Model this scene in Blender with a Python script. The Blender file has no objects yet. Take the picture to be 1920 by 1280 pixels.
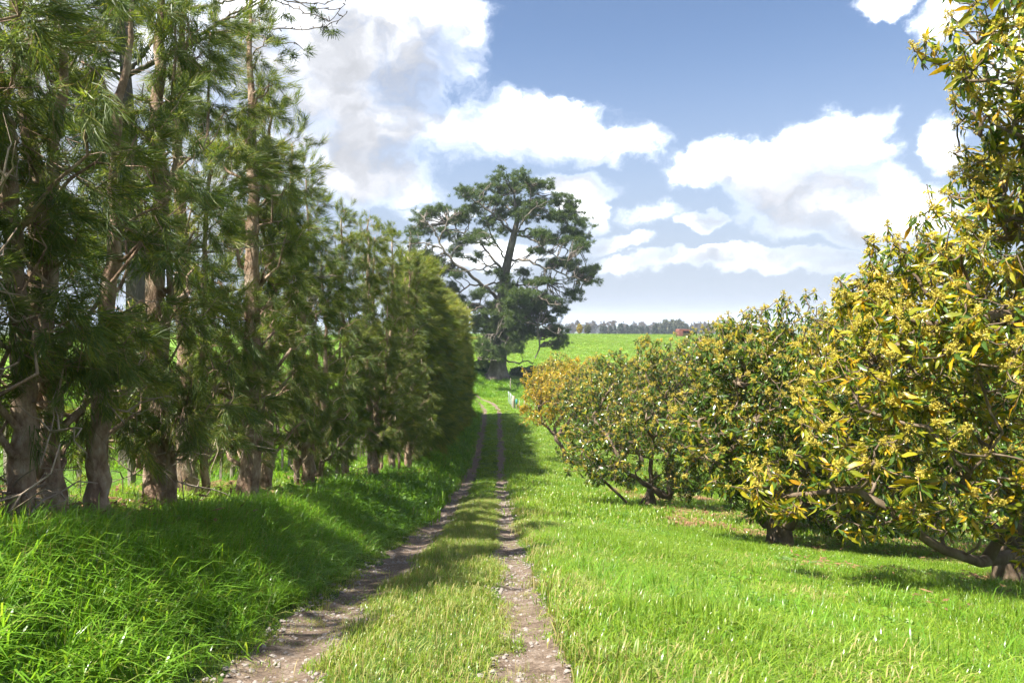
import bpy, math, random
import numpy as np
from mathutils import Vector, Matrix

# ------------------------------------------------------------------ camera, sky, sun, exposure
scene = bpy.context.scene
COL = scene.collection
F = 1350.0                       # focal length in photograph pixels (1920 wide); eye at the origin, looking along +Y
HZ = 600.0
cam_d = bpy.data.cameras.new('camera'); cam = bpy.data.objects.new('camera', cam_d); COL.objects.link(cam)
cam_d.sensor_width = 36.0; cam_d.lens = F / 1920 * 36.0
cam_d.shift_y = -(640 - HZ) / 1920
cam_d.clip_start = 0.05; cam_d.clip_end = 40000
cam.rotation_euler = (math.radians(90), 0, 0)
scene.camera = cam

SUN_DIR = Vector((-0.54, -0.32, 1.0)).normalized()
SUN_EL = math.asin(SUN_DIR.z); SUN_AZ = math.atan2(SUN_DIR.x, SUN_DIR.y)
EXPOSURE = 2.55
SKY_STRENGTH = 0.05
sun_d = bpy.data.lights.new('sun', 'SUN'); sun = bpy.data.objects.new('sun', sun_d); COL.objects.link(sun)
sun_d.energy = 2.95; sun_d.angle = math.radians(0.6); sun_d.color = (1.0, 0.95, 0.86)
sun.rotation_euler = SUN_DIR.to_track_quat('Z', 'Y').to_euler()
sun.location = (0, 0, 60)
vs = scene.view_settings
vs.view_transform = 'Standard'; vs.look = 'None'; vs.gamma = 1.0; vs.exposure = EXPOSURE; vs.use_curve_mapping = False
cy = scene.cycles
cy.max_bounces = 6; cy.diffuse_bounces = 3; cy.glossy_bounces = 2; cy.transmission_bounces = 4
cy.transparent_max_bounces = 4; cy.volume_bounces = 0
cy.sample_clamp_indirect = 6.0
cy.use_adaptive_sampling = True; cy.adaptive_threshold = 0.02
cy.use_denoising = True
cy.caustics_reflective = False; cy.caustics_refractive = False

def build_world():
    w = bpy.data.worlds.new('World'); scene.world = w; w.use_nodes = True
    nt = w.node_tree; N = nt.nodes; L = nt.links
    N.clear()
    def nd(t, **k):
        n = N.new(t)
        for a, b in k.items(): setattr(n, a, b)
        return n
    def math_(op, a, b=None, c=None, clamp=False):
        n = nd('ShaderNodeMath', operation=op, use_clamp=clamp)
        for i, v in enumerate((a, b, c)):
            if v is None: continue
            if isinstance(v, (int, float)): n.inputs[i].default_value = v
            else: L.new(v, n.inputs[i])
        return n.outputs[0]
    def smooth(v, lo, hi):
        n = nd('ShaderNodeMapRange', interpolation_type='SMOOTHSTEP')
        L.new(v, n.inputs[0]); n.inputs[1].default_value = lo; n.inputs[2].default_value = hi
        return n.outputs[0]
    sky = nd('ShaderNodeTexSky', sky_type='NISHITA', sun_disc=False)
    sky.sun_elevation = SUN_EL; sky.sun_rotation = SUN_AZ
    sky.air_density = 0.75; sky.dust_density = 0.5; sky.ozone_density = 1.0; sky.altitude = 50
    tc = nd('ShaderNodeTexCoord')
    nrm = nd('ShaderNodeVectorMath', operation='NORMALIZE'); L.new(tc.outputs['Generated'], nrm.inputs[0])
    sep = nd('ShaderNodeSeparateXYZ'); L.new(nrm.outputs[0], sep.inputs[0])
    az = math_('ARCTAN2', sep.outputs[0], sep.outputs[1])
    el = math_('ARCSINE', sep.outputs[2])
    p = nd('ShaderNodeCombineXYZ'); L.new(az, p.inputs[0]); L.new(el, p.inputs[1])
    # cloud bodies (px, py, half width, half height), converted to azimuth and elevation
    blobs = [(560, 60, 330, 150), (760, 60, 190, 165), (700, 215, 270, 130), (860, 235, 190, 80), (1010, 255, 200, 62),
             (1130, 275, 130, 40), (650, 330, 170, 75), (760, 345, 95, 55), (420, 250, 330, 260), (120, 150, 420, 330),
             (1560, 270, 190, 62), (1400, 310, 190, 52), (1520, 360, 200, 85), (1620, 400, 210, 62), (1770, 265, 60, 60), (1690, 380, 130, 50),
             (1085, 350, 95, 32), (1225, 395, 85, 40), (1170, 450, 90, 25), (1330, 490, 330, 22), (1560, 505, 260, 18),
             (1660, 0, 60, 32), (1770, 30, 70, 70), (820, 400, 90, 22), (1090, 400, 60, 40), (1310, 415, 60, 22), (900, 480, 160, 40), (1900, 120, 130, 120)]
    # the outlines billow: the direction is nudged by two scales of noise
    def warp(src, scale, amp, seed):
        m = nd('ShaderNodeVectorMath', operation='MULTIPLY_ADD'); L.new(p.outputs[0], m.inputs[0]); m.inputs[1].default_value = (scale, scale * 1.2, 1); m.inputs[2].default_value = (seed, seed, seed)
        n = nd('ShaderNodeTexNoise'); n.inputs['Scale'].default_value = 1.0; n.inputs['Detail'].default_value = 5; n.inputs['Roughness'].default_value = 0.6; L.new(m.outputs[0], n.inputs['Vector'])
        a = nd('ShaderNodeVectorMath', operation='MULTIPLY_ADD'); L.new(n.outputs['Color'], a.inputs[0]); a.inputs[1].default_value = (amp, amp * 0.7, 0); a.inputs[2].default_value = (-amp / 2, -amp * 0.35, 0)
        b = nd('ShaderNodeVectorMath', operation='ADD'); L.new(src, b.inputs[0]); L.new(a.outputs[0], b.inputs[1]); return b.outputs[0]
    pw = warp(p.outputs[0], 12, 0.115, 4.4)
    def density(off, full=True):
        q = nd('ShaderNodeVectorMath', operation='ADD'); L.new(pw, q.inputs[0]); q.inputs[1].default_value = off
        def noise(scale, detail, rough, seed, stretch=1.0):
            m = nd('ShaderNodeVectorMath', operation='MULTIPLY_ADD'); L.new(q.outputs[0], m.inputs[0])
            m.inputs[1].default_value = (scale, scale * stretch, 1); m.inputs[2].default_value = (seed, seed * 1.7, seed * 0.3)
            n = nd('ShaderNodeTexNoise'); n.inputs['Scale'].default_value = 1.0
            n.inputs['Detail'].default_value = detail; n.inputs['Roughness'].default_value = rough
            L.new(m.outputs[0], n.inputs['Vector'])
            return n.outputs[0]
        n1 = noise(7.5, 9 if full else 3.5, 0.60, 3.1, 1.35)
        n2 = noise(24, 5, 0.6, 7.7, 1.3) if full else None
        acc = None
        for (px, py, rx, ry) in blobs:
            a = math.atan((px - 960) / F); e = math.atan((HZ - py) / F * math.cos(a))
            ra = rx / F * math.cos(a) ** 2; re = ry / F * math.cos(a)
            m = nd('ShaderNodeVectorMath', operation='MULTIPLY_ADD'); L.new(q.outputs[0], m.inputs[0])
            m.inputs[1].default_value = (1 / ra, 1 / re, 0); m.inputs[2].default_value = (-a / ra, -e / re, 0)
            ln = nd('ShaderNodeVectorMath', operation='DOT_PRODUCT'); L.new(m.outputs[0], ln.inputs[0]); L.new(m.outputs[0], ln.inputs[1])
            d = math_('SUBTRACT', 1.0, ln.outputs['Value'])
            acc = d if acc is None else math_('SMOOTH_MAX', acc, d, 0.3)
        acc = math_('MAXIMUM', acc, -1.2)
        nf = noise(2.6, 6, 0.55, 12.0, 1.7)
        field = math_('MULTIPLY', math_('SUBTRACT', nf, 0.47), 4.0)
        inview = math_('MULTIPLY', smooth(math_('ABSOLUTE', az), 0.75, 0.62), smooth(el, 0.52, 0.42))
        field = math_('SUBTRACT', field, math_('MULTIPLY', inview, 3.0))
        acc = math_('MAXIMUM', acc, field)
        fr = math_('MULTIPLY', math_('SUBTRACT', n1, 0.5), 2.5)
        if full: fr = math_('ADD', fr, math_('MULTIPLY', math_('SUBTRACT', n2, 0.5), 0.8))
        return math_('ADD', acc, fr)
    mnl = nd('ShaderNodeVectorMath', operation='MULTIPLY_ADD'); L.new(pw, mnl.inputs[0]); mnl.inputs[1].default_value = (16, 22, 1); mnl.inputs[2].default_value = (2.2, 5.1, 0.4)
    nln = nd('ShaderNodeTexNoise'); nln.inputs['Scale'].default_value = 1.0; nln.inputs['Detail'].default_value = 5; L.new(mnl.outputs[0], nln.inputs['Vector']); nl = nln.outputs[0]
    D = density((0, 0, 0))
    Dup = density((-0.012, 0.055, 0), False)       # what lies between this bit of cloud and the sun
    alpha = math_('POWER', smooth(D, -0.25, 1.15), 3.0)
    alpha = math_('MULTIPLY', alpha, smooth(el, 0.0, 0.15))
    lit = math_('POWER', math_('SUBTRACT', 1.0, math_('MULTIPLY', math_('ADD', math_('MULTIPLY', smooth(Dup, -0.35, 1.45), 0.62), math_('MULTIPLY', smooth(nl, 0.36, 0.68), 0.22)), smooth(D, 0.1, 1.0))), 5.0)
    grey = math_('SUBTRACT', 1.0, lit)
    ccol = nd('ShaderNodeMix', data_type='RGBA')
    K = 1.0 / (SKY_STRENGTH * 2 ** EXPOSURE)
    ccol.inputs[6].default_value = (7.5 * K, 7.5 * K, 7.5 * K, 1)
    ccol.inputs[7].default_value = (0.66 * K, 0.68 * K, 0.74 * K, 1)
    gmod = nd('ShaderNodeVectorMath', operation='SCALE'); gmod.inputs[0].default_value = (0.66 * K, 0.68 * K, 0.73 * K)
    L.new(math_('ADD', 0.98, math_('MULTIPLY', smooth(nl, 0.75, 0.25), 0.42)), gmod.inputs['Scale']); L.new(gmod.outputs[0], ccol.inputs[7])
    L.new(grey, ccol.inputs[0])
    # thin high veil that pales the sky towards the horizon
    veil = nd('ShaderNodeMix', data_type='RGBA')
    L.new(math_('MULTIPLY', smooth(el, 0.40, 0.0), 0.92), veil.inputs[0])
    dim = nd('ShaderNodeVectorMath', operation='SCALE'); L.new(sky.outputs[0], dim.inputs[0]); dim.inputs['Scale'].default_value = 0.68
    L.new(dim.outputs[0], veil.inputs[6]); veil.inputs[7].default_value = (0.55 * K, 0.61 * K, 0.72 * K, 1)
    mix = nd('ShaderNodeMix', data_type='RGBA')
    L.new(alpha, mix.inputs[0]); L.new(veil.outputs[2], mix.inputs[6]); L.new(ccol.outputs[2], mix.inputs[7])
    bg = nd('ShaderNodeBackground'); bg.inputs[1].default_value = SKY_STRENGTH
    L.new(mix.outputs[2], bg.inputs[0])
    out = nd('ShaderNodeOutputWorld'); L.new(bg.outputs[0], out.inputs[0])
build_world()

# ------------------------------------------------------------------ helpers
rng = np.random.default_rng(7)
def P(px, py, Y): return np.array([(px - 960) / F * Y, Y, (HZ - py) / F * Y])

def sstep(a, b, x):
    t = np.clip((np.asarray(x, float) - a) / (b - a), 0, 1); return t * t * (3 - 2 * t)

_lat = np.random.default_rng(99).random((256, 256))
def vnoise(x, y):
    x = np.asarray(x, float); y = np.asarray(y, float)
    xi = np.floor(x).astype(int); yi = np.floor(y).astype(int)
    fx = x - xi; fy = y - yi; fx = fx * fx * (3 - 2 * fx); fy = fy * fy * (3 - 2 * fy)
    a = _lat[xi & 255, yi & 255]; b = _lat[(xi + 1) & 255, yi & 255]
    c = _lat[xi & 255, (yi + 1) & 255]; d = _lat[(xi + 1) & 255, (yi + 1) & 255]
    return (a * (1 - fx) + b * fx) * (1 - fy) + (c * (1 - fx) + d * fx) * fy

_ky = [-60, -20, 0, 4, 8.5, 14, 20, 28, 40, 55, 68, 78, 88, 100, 130, 160, 190, 210, 260, 400, 700, 1500, 4000, 4600, 14000]
_kz = [3.0, 1.2, -1.3, -1.98, -2.95, -4.1, -5.15, -6.45, -8.05, -8.85, -9.0, -8.75, -8.0, -7.3, -5.9, -4.9, -4.2, -4.25, -7, -16, -19, -25, -28, -36, -36]
_ty = np.arange(-60, 420, 0.5); _tz = np.interp(_ty, _ky, _kz)
_kern = np.hanning(15); _kern /= _kern.sum()
_tz = np.convolve(np.pad(_tz, 7, mode='edge'), _kern, mode='valid')
def prof(y):
    y = np.asarray(y, float)
    return np.where(y < 415, np.interp(y, _ty, _tz), np.interp(y, _ky, _kz))
_tx_y = [-60, 0, 68, 72, 76, 79]; _tx_x = [0.65, -0.55, -1.91, -2.05, -2.6, -4.0]
def track_x(y): return np.interp(np.minimum(y, 68), [-60, 68], [0.65, -1.91])
CENTRE = np.array([(0.65, -60), (-0.55, 0), (-1.91, 68), (-2.1, 72), (-2.75, 76), (-4.3, 79.2), (-7, 81.2), (-11, 82.4), (-22, 83.5)])
def ground(x, y):
    x = np.asarray(x, float); y = np.asarray(y, float)
    s = x - track_x(y)
    z = prof(y)
    near = 1 - sstep(72, 150, y)
    bank = 0.60 * sstep(-1.1, -2.9, s) + 0.085 * np.clip(-s - 2.9, 0, 26)
    right = -0.10 * np.clip(s - 1.2, 0, 12) - 0.05 * np.clip(s - 13.2, 0, 15)
    z = z + near * (bank + right)
    z = z + 0.16 * (vnoise(x / 7 + 31, y / 7 + 5) - 0.5) * sstep(1.2, 4, abs(s)) + 0.07 * (vnoise(x / 1.7, y / 1.7) - 0.5) * sstep(0.9, 2, abs(s))
    z = z + 0.8 * (vnoise(x / 45 + 3, y / 45 + 9) - 0.5) * sstep(95, 160, y)
    rut = np.exp(-((s - 0.75) / 0.24) ** 2) + np.exp(-((s + 0.75) / 0.28) ** 2)
    z = z - 0.055 * rut * (1 - sstep(66, 70, y)) + 0.03 * np.exp(-(s / 0.4) ** 2) * near
    # the knoll that carries the old conifer
    z = z + 0.7 * np.exp(-(((x + 1.5) / 11) ** 2 + ((y - 91) / 5.5) ** 2))
    return z
def gz(x, y): return float(ground(np.array([x]), np.array([y]))[0])

def link(o, parent=None):
    COL.objects.link(o)
    if parent is not None: o.parent = parent
    return o
def tag(o, label=None, cat=None, group=None, kind=None):
    if label: o['label'] = label
    if cat: o['category'] = cat
    if group: o['group'] = group
    if kind: o['kind'] = kind
    return o
def empty(name, loc):
    o = bpy.data.objects.new(name, None); o.empty_display_size = 0.2; o.location = [float(v) for v in loc]; return link(o)

class MB:
    """numpy mesh collector: verts plus faces (tuples of any size), material index per face"""
    def __init__(s): s.V = []; s.n = 0; s.F = []; s.M = []
    def add(s, V, faces, mat=0):
        V = np.asarray(V, float); s.V.append(V)
        for f in faces: s.F.append(tuple(int(i) + s.n for i in f))
        s.M.extend([mat] * len(faces)); s.n += len(V)
    def addq(s, V, Q, mat=0):            # Q: int array (k,3|4)
        s.V.append(np.asarray(V, float)); Q = np.asarray(Q) + s.n
        s.F.extend(map(tuple, Q.tolist())); s.M.extend([mat] * len(Q)); s.n += len(V)
    def mesh(s, name, mats, smooth=True):
        me = bpy.data.meshes.new(name)
        V = np.concatenate(s.V) if s.V else np.zeros((0, 3))
        me.from_pydata(V, [], s.F)
        for m in mats: me.materials.append(m)
        if len(mats) > 1: me.polygons.foreach_set('material_index', np.array(s.M, dtype=np.int32))
        if smooth: me.polygons.foreach_set('use_smooth', np.ones(len(s.F), dtype=bool))
        me.update(); return me
    def obj(s, name, mats, parent=None, smooth=True, offset=None):
        if offset is not None: s.V = [v - np.asarray(offset) for v in s.V]
        return link(bpy.data.objects.new(name, s.mesh(name, mats, smooth)), parent)

def tube(mb, pts, rad, sides=6, mat=0, flute=0.0, seed=0, cap=True):
    pts = np.asarray(pts, float); n = len(pts); rad = np.broadcast_to(np.asarray(rad, float), (n,))
    T = np.gradient(pts, axis=0); T /= np.linalg.norm(T, axis=1)[:, None] + 1e-9
    u = np.cross(T[0], (0.3, 0.9, 0.1)); u /= np.linalg.norm(u) + 1e-9
    a = np.arange(sides) / sides * 2 * np.pi
    V = np.empty((n, sides, 3)); r = np.random.default_rng(seed)
    fl = 1 + flute * (r.random(sides) - 0.5) * 2
    for i in range(n):
        u = u - T[i] * np.dot(u, T[i]); u /= np.linalg.norm(u) + 1e-9
        v = np.cross(T[i], u)
        k = fl * (1 + (flute * 0.5 * (r.random(sides) - 0.5) if flute else 0))
        V[i] = pts[i] + rad[i] * ((np.cos(a) * k)[:, None] * u + (np.sin(a) * k)[:, None] * v)
    i = np.arange(n - 1)[:, None] * sides; j = np.arange(sides)[None, :]; jn = (j + 1) % sides
    Q = np.stack([i + j, i + jn, i + sides + jn, i + sides + j], -1).reshape(-1, 4)
    mb.addq(V.reshape(-1, 3), Q, mat)
    if cap:
        mb.F.append(tuple(mb.n - sides + k for k in range(sides))); mb.M.append(mat)

def bend(a, b, n, amp, r, sag=0.0):
    """crooked path from a to b"""
    a = np.asarray(a, float); b = np.asarray(b, float); t = np.linspace(0, 1, n)[:, None]
    p = a + (b - a) * t
    L = np.linalg.norm(b - a)
    j = r.normal(0, amp * L, (n, 3)); j[0] = 0; j[-1] = 0
    p = p + j
    p[:, 2] += sag * L * 4 * (t * (1 - t))[:, 0]
    return p

def basis_to_euler(R):
    ry = np.arcsin(np.clip(-R[:, 2, 0], -1, 1))
    return np.stack([np.arctan2(R[:, 2, 1], R[:, 2, 2]), ry, np.arctan2(R[:, 1, 0], R[:, 0, 0])], -1)
def frames(d, r, roll=None):
    d = d / (np.linalg.norm(d, axis=1)[:, None] + 1e-9)
    h = r.normal(size=d.shape); x = h - d * (h * d).sum(1)[:, None]; x /= np.linalg.norm(x, axis=1)[:, None] + 1e-9
    y = np.cross(d, x)
    return np.stack([x, y, d], -1)

_groups = {}
def source(name, meshes):
    """the shapes a scatter draws from"""
    c = bpy.data.collections.new(name)
    for i, me in enumerate(meshes):
        c.objects.link(bpy.data.objects.new('%s_%02d' % (name, i), me))
    g = bpy.data.node_groups.new(name + '_scatter', 'GeometryNodeTree')
    g.interface.new_socket('Geometry', in_out='INPUT', socket_type='NodeSocketGeometry')
    g.interface.new_socket('Geometry', in_out='OUTPUT', socket_type='NodeSocketGeometry')
    gi = g.nodes.new('NodeGroupInput'); go = g.nodes.new('NodeGroupOutput')
    ci = g.nodes.new('GeometryNodeCollectionInfo'); ci.inputs['Collection'].default_value = c
    ci.inputs['Separate Children'].default_value = True; ci.inputs['Reset Children'].default_value = True
    ip = g.nodes.new('GeometryNodeInstanceOnPoints'); ip.inputs['Pick Instance'].default_value = True
    def at(nm, t):
        a = g.nodes.new('GeometryNodeInputNamedAttribute'); a.data_type = t; a.inputs['Name'].default_value = nm; return a.outputs['Attribute']
    g.links.new(gi.outputs[0], ip.inputs['Points']); g.links.new(ci.outputs[0], ip.inputs['Instance'])
    g.links.new(at('idx', 'INT'), ip.inputs['Instance Index'])
    er = g.nodes.new('FunctionNodeEulerToRotation'); g.links.new(at('rot', 'FLOAT_VECTOR'), er.inputs[0])
    g.links.new(er.outputs[0], ip.inputs['Rotation']); g.links.new(at('scl', 'FLOAT_VECTOR'), ip.inputs['Scale'])
    g.links.new(ip.outputs[0], go.inputs[0])
    _groups[name] = (g, len(meshes)); return name
def scatter(name, src, pos, rot, scl, idx, parent=None, offset=(0, 0, 0), kind='stuff'):
    pos = np.asarray(pos, float) - np.asarray(offset); n = len(pos)
    me = bpy.data.meshes.new(name); me.vertices.add(n)
    me.vertices.foreach_set('co', pos.astype(np.float32).ravel())
    scl = np.asarray(scl, float)
    if scl.ndim == 1: scl = np.repeat(scl[:, None], 3, 1)
    for nm, t, f, d in (('rot', 'FLOAT_VECTOR', 'vector', rot), ('scl', 'FLOAT_VECTOR', 'vector', scl)):
        at = me.attributes.new(nm, t, 'POINT'); at.data.foreach_set(f, np.asarray(d, np.float32).ravel())
    at = me.attributes.new('idx', 'INT', 'POINT'); at.data.foreach_set('value', np.asarray(idx, np.int32))
    o = link(bpy.data.objects.new(name, me), parent)
    m = o.modifiers.new('scatter', 'NODES'); m.node_group = _groups[src][0]
    if kind: o['kind'] = kind
    return o

# ------------------------------------------------------------------ materials
def new_mat(name):
    m = bpy.data.materials.new(name); m.use_nodes = True
    nt = m.node_tree; nt.nodes.clear()
    out = nt.nodes.new('ShaderNodeOutputMaterial')
    return m, nt, out
def ramp(nt, fac, stops):
    r = nt.nodes.new('ShaderNodeValToRGB'); nt.links.new(fac, r.inputs[0])
    e = r.color_ramp.elements
    while len(e) < len(stops): e.new(0.5)
    for k, (p, c) in enumerate(stops): e[k].position = p; e[k].color = (*c, 1)
    return r.outputs[0]
def leaf_mat(name, stops, trans=0.35, tcol=1.6, rough=0.5, spec=0.4):
    """stops: colours a leaf of this kind can have, chosen per sprig"""
    m, nt, out = new_mat(name); N = nt.nodes; L = nt.links
    oi = N.new('ShaderNodeObjectInfo')
    ge = N.new('ShaderNodeNewGeometry')
    ad = N.new('ShaderNodeMath'); ad.operation = 'MULTIPLY_ADD'; ad.inputs[1].default_value = 0.5
    L.new(ge.outputs['Random Per Island'], ad.inputs[0])
    ml = N.new('ShaderNodeMath'); ml.operation = 'MULTIPLY'; ml.inputs[1].default_value = 0.5; L.new(oi.outputs['Random'], ml.inputs[0])
    L.new(ml.outputs[0], ad.inputs[2])
    c = ramp(nt, ad.outputs[0], stops)
    b = N.new('ShaderNodeBsdfPrincipled'); b.inputs['Roughness'].default_value = rough; b.inputs['Specular IOR Level'].default_value = spec
    L.new(c, b.inputs['Base Color'])
    t = N.new('ShaderNodeBsdfTranslucent')
    mu = N.new('ShaderNodeMix'); mu.data_type = 'RGBA'; mu.blend_type = 'MULTIPLY'; mu.inputs[0].default_value = 1
    L.new(c, mu.inputs[6]); mu.inputs[7].default_value = (tcol * 1.05, tcol, tcol * 0.5, 1)
    L.new(mu.outputs[2], t.inputs[0])
    mx = N.new('ShaderNodeMixShader'); mx.inputs[0].default_value = trans
    L.new(b.outputs[0], mx.inputs[1]); L.new(t.outputs[0], mx.inputs[2]); L.new(mx.outputs[0], out.inputs[0])
    return m
def bark_mat(name, cols, scale=6, stretch=0.25, bump=0.6, rough=0.9, dist=0.03):
    m, nt, out = new_mat(name); N = nt.nodes; L = nt.links
    tc = N.new('ShaderNodeTexCoord')
    mp = N.new('ShaderNodeMapping'); mp.inputs['Scale'].default_value = (1, 1, stretch); L.new(tc.outputs['Object'], mp.inputs[0])
    n1 = N.new('ShaderNodeTexNoise'); n1.inputs['Scale'].default_value = scale; n1.inputs['Detail'].default_value = 8; n1.inputs['Roughness'].default_value = 0.65
    L.new(mp.outputs[0], n1.inputs['Vector'])
    n2 = N.new('ShaderNodeTexNoise'); n2.inputs['Scale'].default_value = scale * 0.3; n2.inputs['Detail'].default_value = 4
    L.new(tc.outputs['Object'], n2.inputs['Vector'])
    mx = N.new('ShaderNodeMath'); mx.operation = 'MULTIPLY_ADD'; mx.inputs[1].default_value = 0.5
    hf = N.new('ShaderNodeMath'); hf.operation = 'MULTIPLY'; hf.inputs[1].default_value = 0.5
    L.new(n2.outputs[0], hf.inputs[0]); L.new(n1.outputs[0], mx.inputs[0]); L.new(hf.outputs[0], mx.inputs[2])
    c = ramp(nt, mx.outputs[0], cols)
    b = N.new('ShaderNodeBsdfPrincipled'); b.inputs['Roughness'].default_value = rough; b.inputs['Specular IOR Level'].default_value = 0.2
    L.new(c, b.inputs['Base Color'])
    bp = N.new('ShaderNodeBump'); bp.inputs['Strength'].default_value = bump; bp.inputs['Distance'].default_value = dist
    L.new(n1.outputs[0], bp.inputs['Height']); L.new(bp.outputs[0], b.inputs['Normal'])
    L.new(b.outputs[0], out.inputs[0]); return m
def plain_mat(name, col, rough=0.6, metal=0.0, var=0.25, scale=8, bump=0.15):
    m, nt, out = new_mat(name); N = nt.nodes; L = nt.links
    tc = N.new('ShaderNodeTexCoord'); n = N.new('ShaderNodeTexNoise'); n.inputs['Scale'].default_value = scale; n.inputs['Detail'].default_value = 6
    L.new(tc.outputs['Object'], n.inputs['Vector'])
    c = ramp(nt, n.outputs[0], [(0.3, tuple(v * (1 - var) for v in col)), (0.7, tuple(min(1, v * (1 + var)) for v in col))])
    b = N.new('ShaderNodeBsdfPrincipled'); b.inputs['Roughness'].default_value = rough; b.inputs['Metallic'].default_value = metal
    L.new(c, b.inputs['Base Color'])
    bp = N.new('ShaderNodeBump'); bp.inputs['Strength'].default_value = bump; bp.inputs['Distance'].default_value = 0.02
    L.new(n.outputs[0], bp.inputs['Height']); L.new(bp.outputs[0], b.inputs['Normal'])
    L.new(b.outputs[0], out.inputs[0]); return m

M = {}
M['grass_lush'] = leaf_mat('grass_lush', [(0.0, (0.075, 0.17, 0.016)), (0.5, (0.125, 0.26, 0.022)), (1.0, (0.20, 0.34, 0.036))], 0.45, 1.7, 0.32, 0.5)
M['grass_bright'] = leaf_mat('grass_bright', [(0.0, (0.085, 0.17, 0.014)), (0.5, (0.17, 0.275, 0.022)), (1.0, (0.30, 0.38, 0.055))], 0.45, 1.6, 0.30, 0.55)
M['grass_dull'] = leaf_mat('grass_dull', [(0.0, (0.10, 0.16, 0.03)), (0.5, (0.19, 0.24, 0.05)), (0.8, (0.29, 0.30, 0.09)), (1.0, (0.46, 0.38, 0.20))], 0.40, 1.5, 0.45, 0.4)
M['grass_straw'] = leaf_mat('grass_straw', [(0.0, (0.14, 0.16, 0.03)), (0.5, (0.30, 0.25, 0.09)), (1.0, (0.45, 0.36, 0.19))], 0.3, 1.3, 0.6, 0.3)
M['herb'] = leaf_mat('herb', [(0.0, (0.05, 0.12, 0.010)), (0.5, (0.10, 0.21, 0.016)), (1.0, (0.18, 0.30, 0.024))], 0.38, 1.6, 0.42, 0.4)
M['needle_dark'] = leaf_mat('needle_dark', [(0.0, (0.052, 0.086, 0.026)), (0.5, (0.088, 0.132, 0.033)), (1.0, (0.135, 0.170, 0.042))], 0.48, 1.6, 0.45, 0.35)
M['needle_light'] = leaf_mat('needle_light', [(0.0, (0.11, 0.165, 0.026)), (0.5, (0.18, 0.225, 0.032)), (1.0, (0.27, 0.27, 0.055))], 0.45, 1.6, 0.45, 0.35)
M['needle_tan'] = leaf_mat('needle_tan', [(0.0, (0.15, 0.125, 0.05)), (1.0, (0.27, 0.21, 0.10))], 0.35, 1.4, 0.6, 0.2)
M['pine_needle'] = leaf_mat('pine_needle', [(0.0, (0.042, 0.072, 0.020)), (0.5, (0.068, 0.108, 0.027)), (1.0, (0.11, 0.145, 0.038))], 0.32, 1.5, 0.5, 0.3)
M['avo_dark'] = leaf_mat('avo_dark', [(0.0, (0.026, 0.058, 0.010)), (0.5, (0.055, 0.105, 0.014)), (1.0, (0.11, 0.155, 0.018))], 0.30, 2.0, 0.25, 0.6)
M['avo_light'] = leaf_mat('avo_light', [(0.0, (0.13, 0.175, 0.012)), (0.5, (0.25, 0.255, 0.014)), (1.0, (0.40, 0.33, 0.020))], 0.42, 1.6, 0.32, 0.5)
M['avo_yellow'] = leaf_mat('avo_yellow', [(0.0, (0.42, 0.31, 0.012)), (0.6, (0.52, 0.32, 0.012)), (1.0, (0.40, 0.19, 0.014))], 0.42, 1.3, 0.38, 0.4)
M['flower'] = leaf_mat('flower', [(0.0, (0.34, 0.30, 0.05)), (0.5, (0.50, 0.42, 0.075)), (1.0, (0.62, 0.49, 0.11))], 0.35, 1.2, 0.6, 0.2)
M['far_leaf'] = leaf_mat('far_leaf', [(0.0, (0.05, 0.066, 0.035)), (0.5, (0.085, 0.095, 0.05)), (1.0, (0.13, 0.12, 0.07))], 0.2, 1.3, 0.7, 0.2)
M['far_conifer'] = leaf_mat('far_conifer', [(0.0, (0.03, 0.045, 0.03)), (1.0, (0.06, 0.08, 0.045))], 0.15, 1.2, 0.7, 0.2)
M['far_gum'] = leaf_mat('far_gum', [(0.0, (0.06, 0.055, 0.035)), (0.5, (0.11, 0.09, 0.06)), (1.0, (0.16, 0.12, 0.085))], 0.2, 1.2, 0.7, 0.2)
M['bush_leaf'] = leaf_mat('bush_leaf', [(0.0, (0.03, 0.07, 0.014)), (0.5, (0.05, 0.11, 0.018)), (1.0, (0.08, 0.15, 0.022))], 0.3, 1.5, 0.5, 0.3)
M['far_yellow'] = leaf_mat('far_yellow', [(0.0, (0.25, 0.2, 0.02)), (1.0, (0.45, 0.33, 0.03))], 0.2, 1.2, 0.7, 0.2)
M['cas_bark'] = bark_mat('cas_bark', [(0.34, (0.085, 0.050, 0.032)), (0.46, (0.25, 0.165, 0.11)), (0.56, (0.39, 0.29, 0.205)), (0.68, (0.55, 0.48, 0.40))], 15, 0.45, 1.0, dist=0.07)
M['dead_wood'] = bark_mat('dead_wood', [(0.3, (0.14, 0.10, 0.07)), (0.5, (0.27, 0.21, 0.155)), (0.7, (0.42, 0.36, 0.29))], 14, 0.5, 0.3)
M['pine_bark'] = bark_mat('pine_bark', [(0.32, (0.050, 0.040, 0.032)), (0.5, (0.125, 0.105, 0.085)), (0.68, (0.24, 0.215, 0.18))], 2.5, 0.3, 0.9, dist=0.15)
M['avo_bark'] = bark_mat('avo_bark', [(0.32, (0.06, 0.042, 0.028)), (0.5, (0.13, 0.095, 0.062)), (0.68, (0.24, 0.19, 0.14))], 12, 0.5, 0.5)
M['avo_twig'] = bark_mat('avo_twig', [(0.35, (0.13, 0.10, 0.04)), (0.65, (0.28, 0.19, 0.10))], 20, 0.5, 0.2)
M['fence_wood'] = bark_mat('fence_wood', [(0.3, (0.15, 0.13, 0.095)), (0.5, (0.26, 0.23, 0.17)), (0.7, (0.36, 0.34, 0.27))], 20, 0.08, 0.5, dist=0.01)
M['wire'] = plain_mat('wire', (0.35, 0.35, 0.35), 0.45, 0.9)
M['galv'] = plain_mat('galv', (0.42, 0.46, 0.47), 0.5, 0.6, 0.15)
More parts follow.
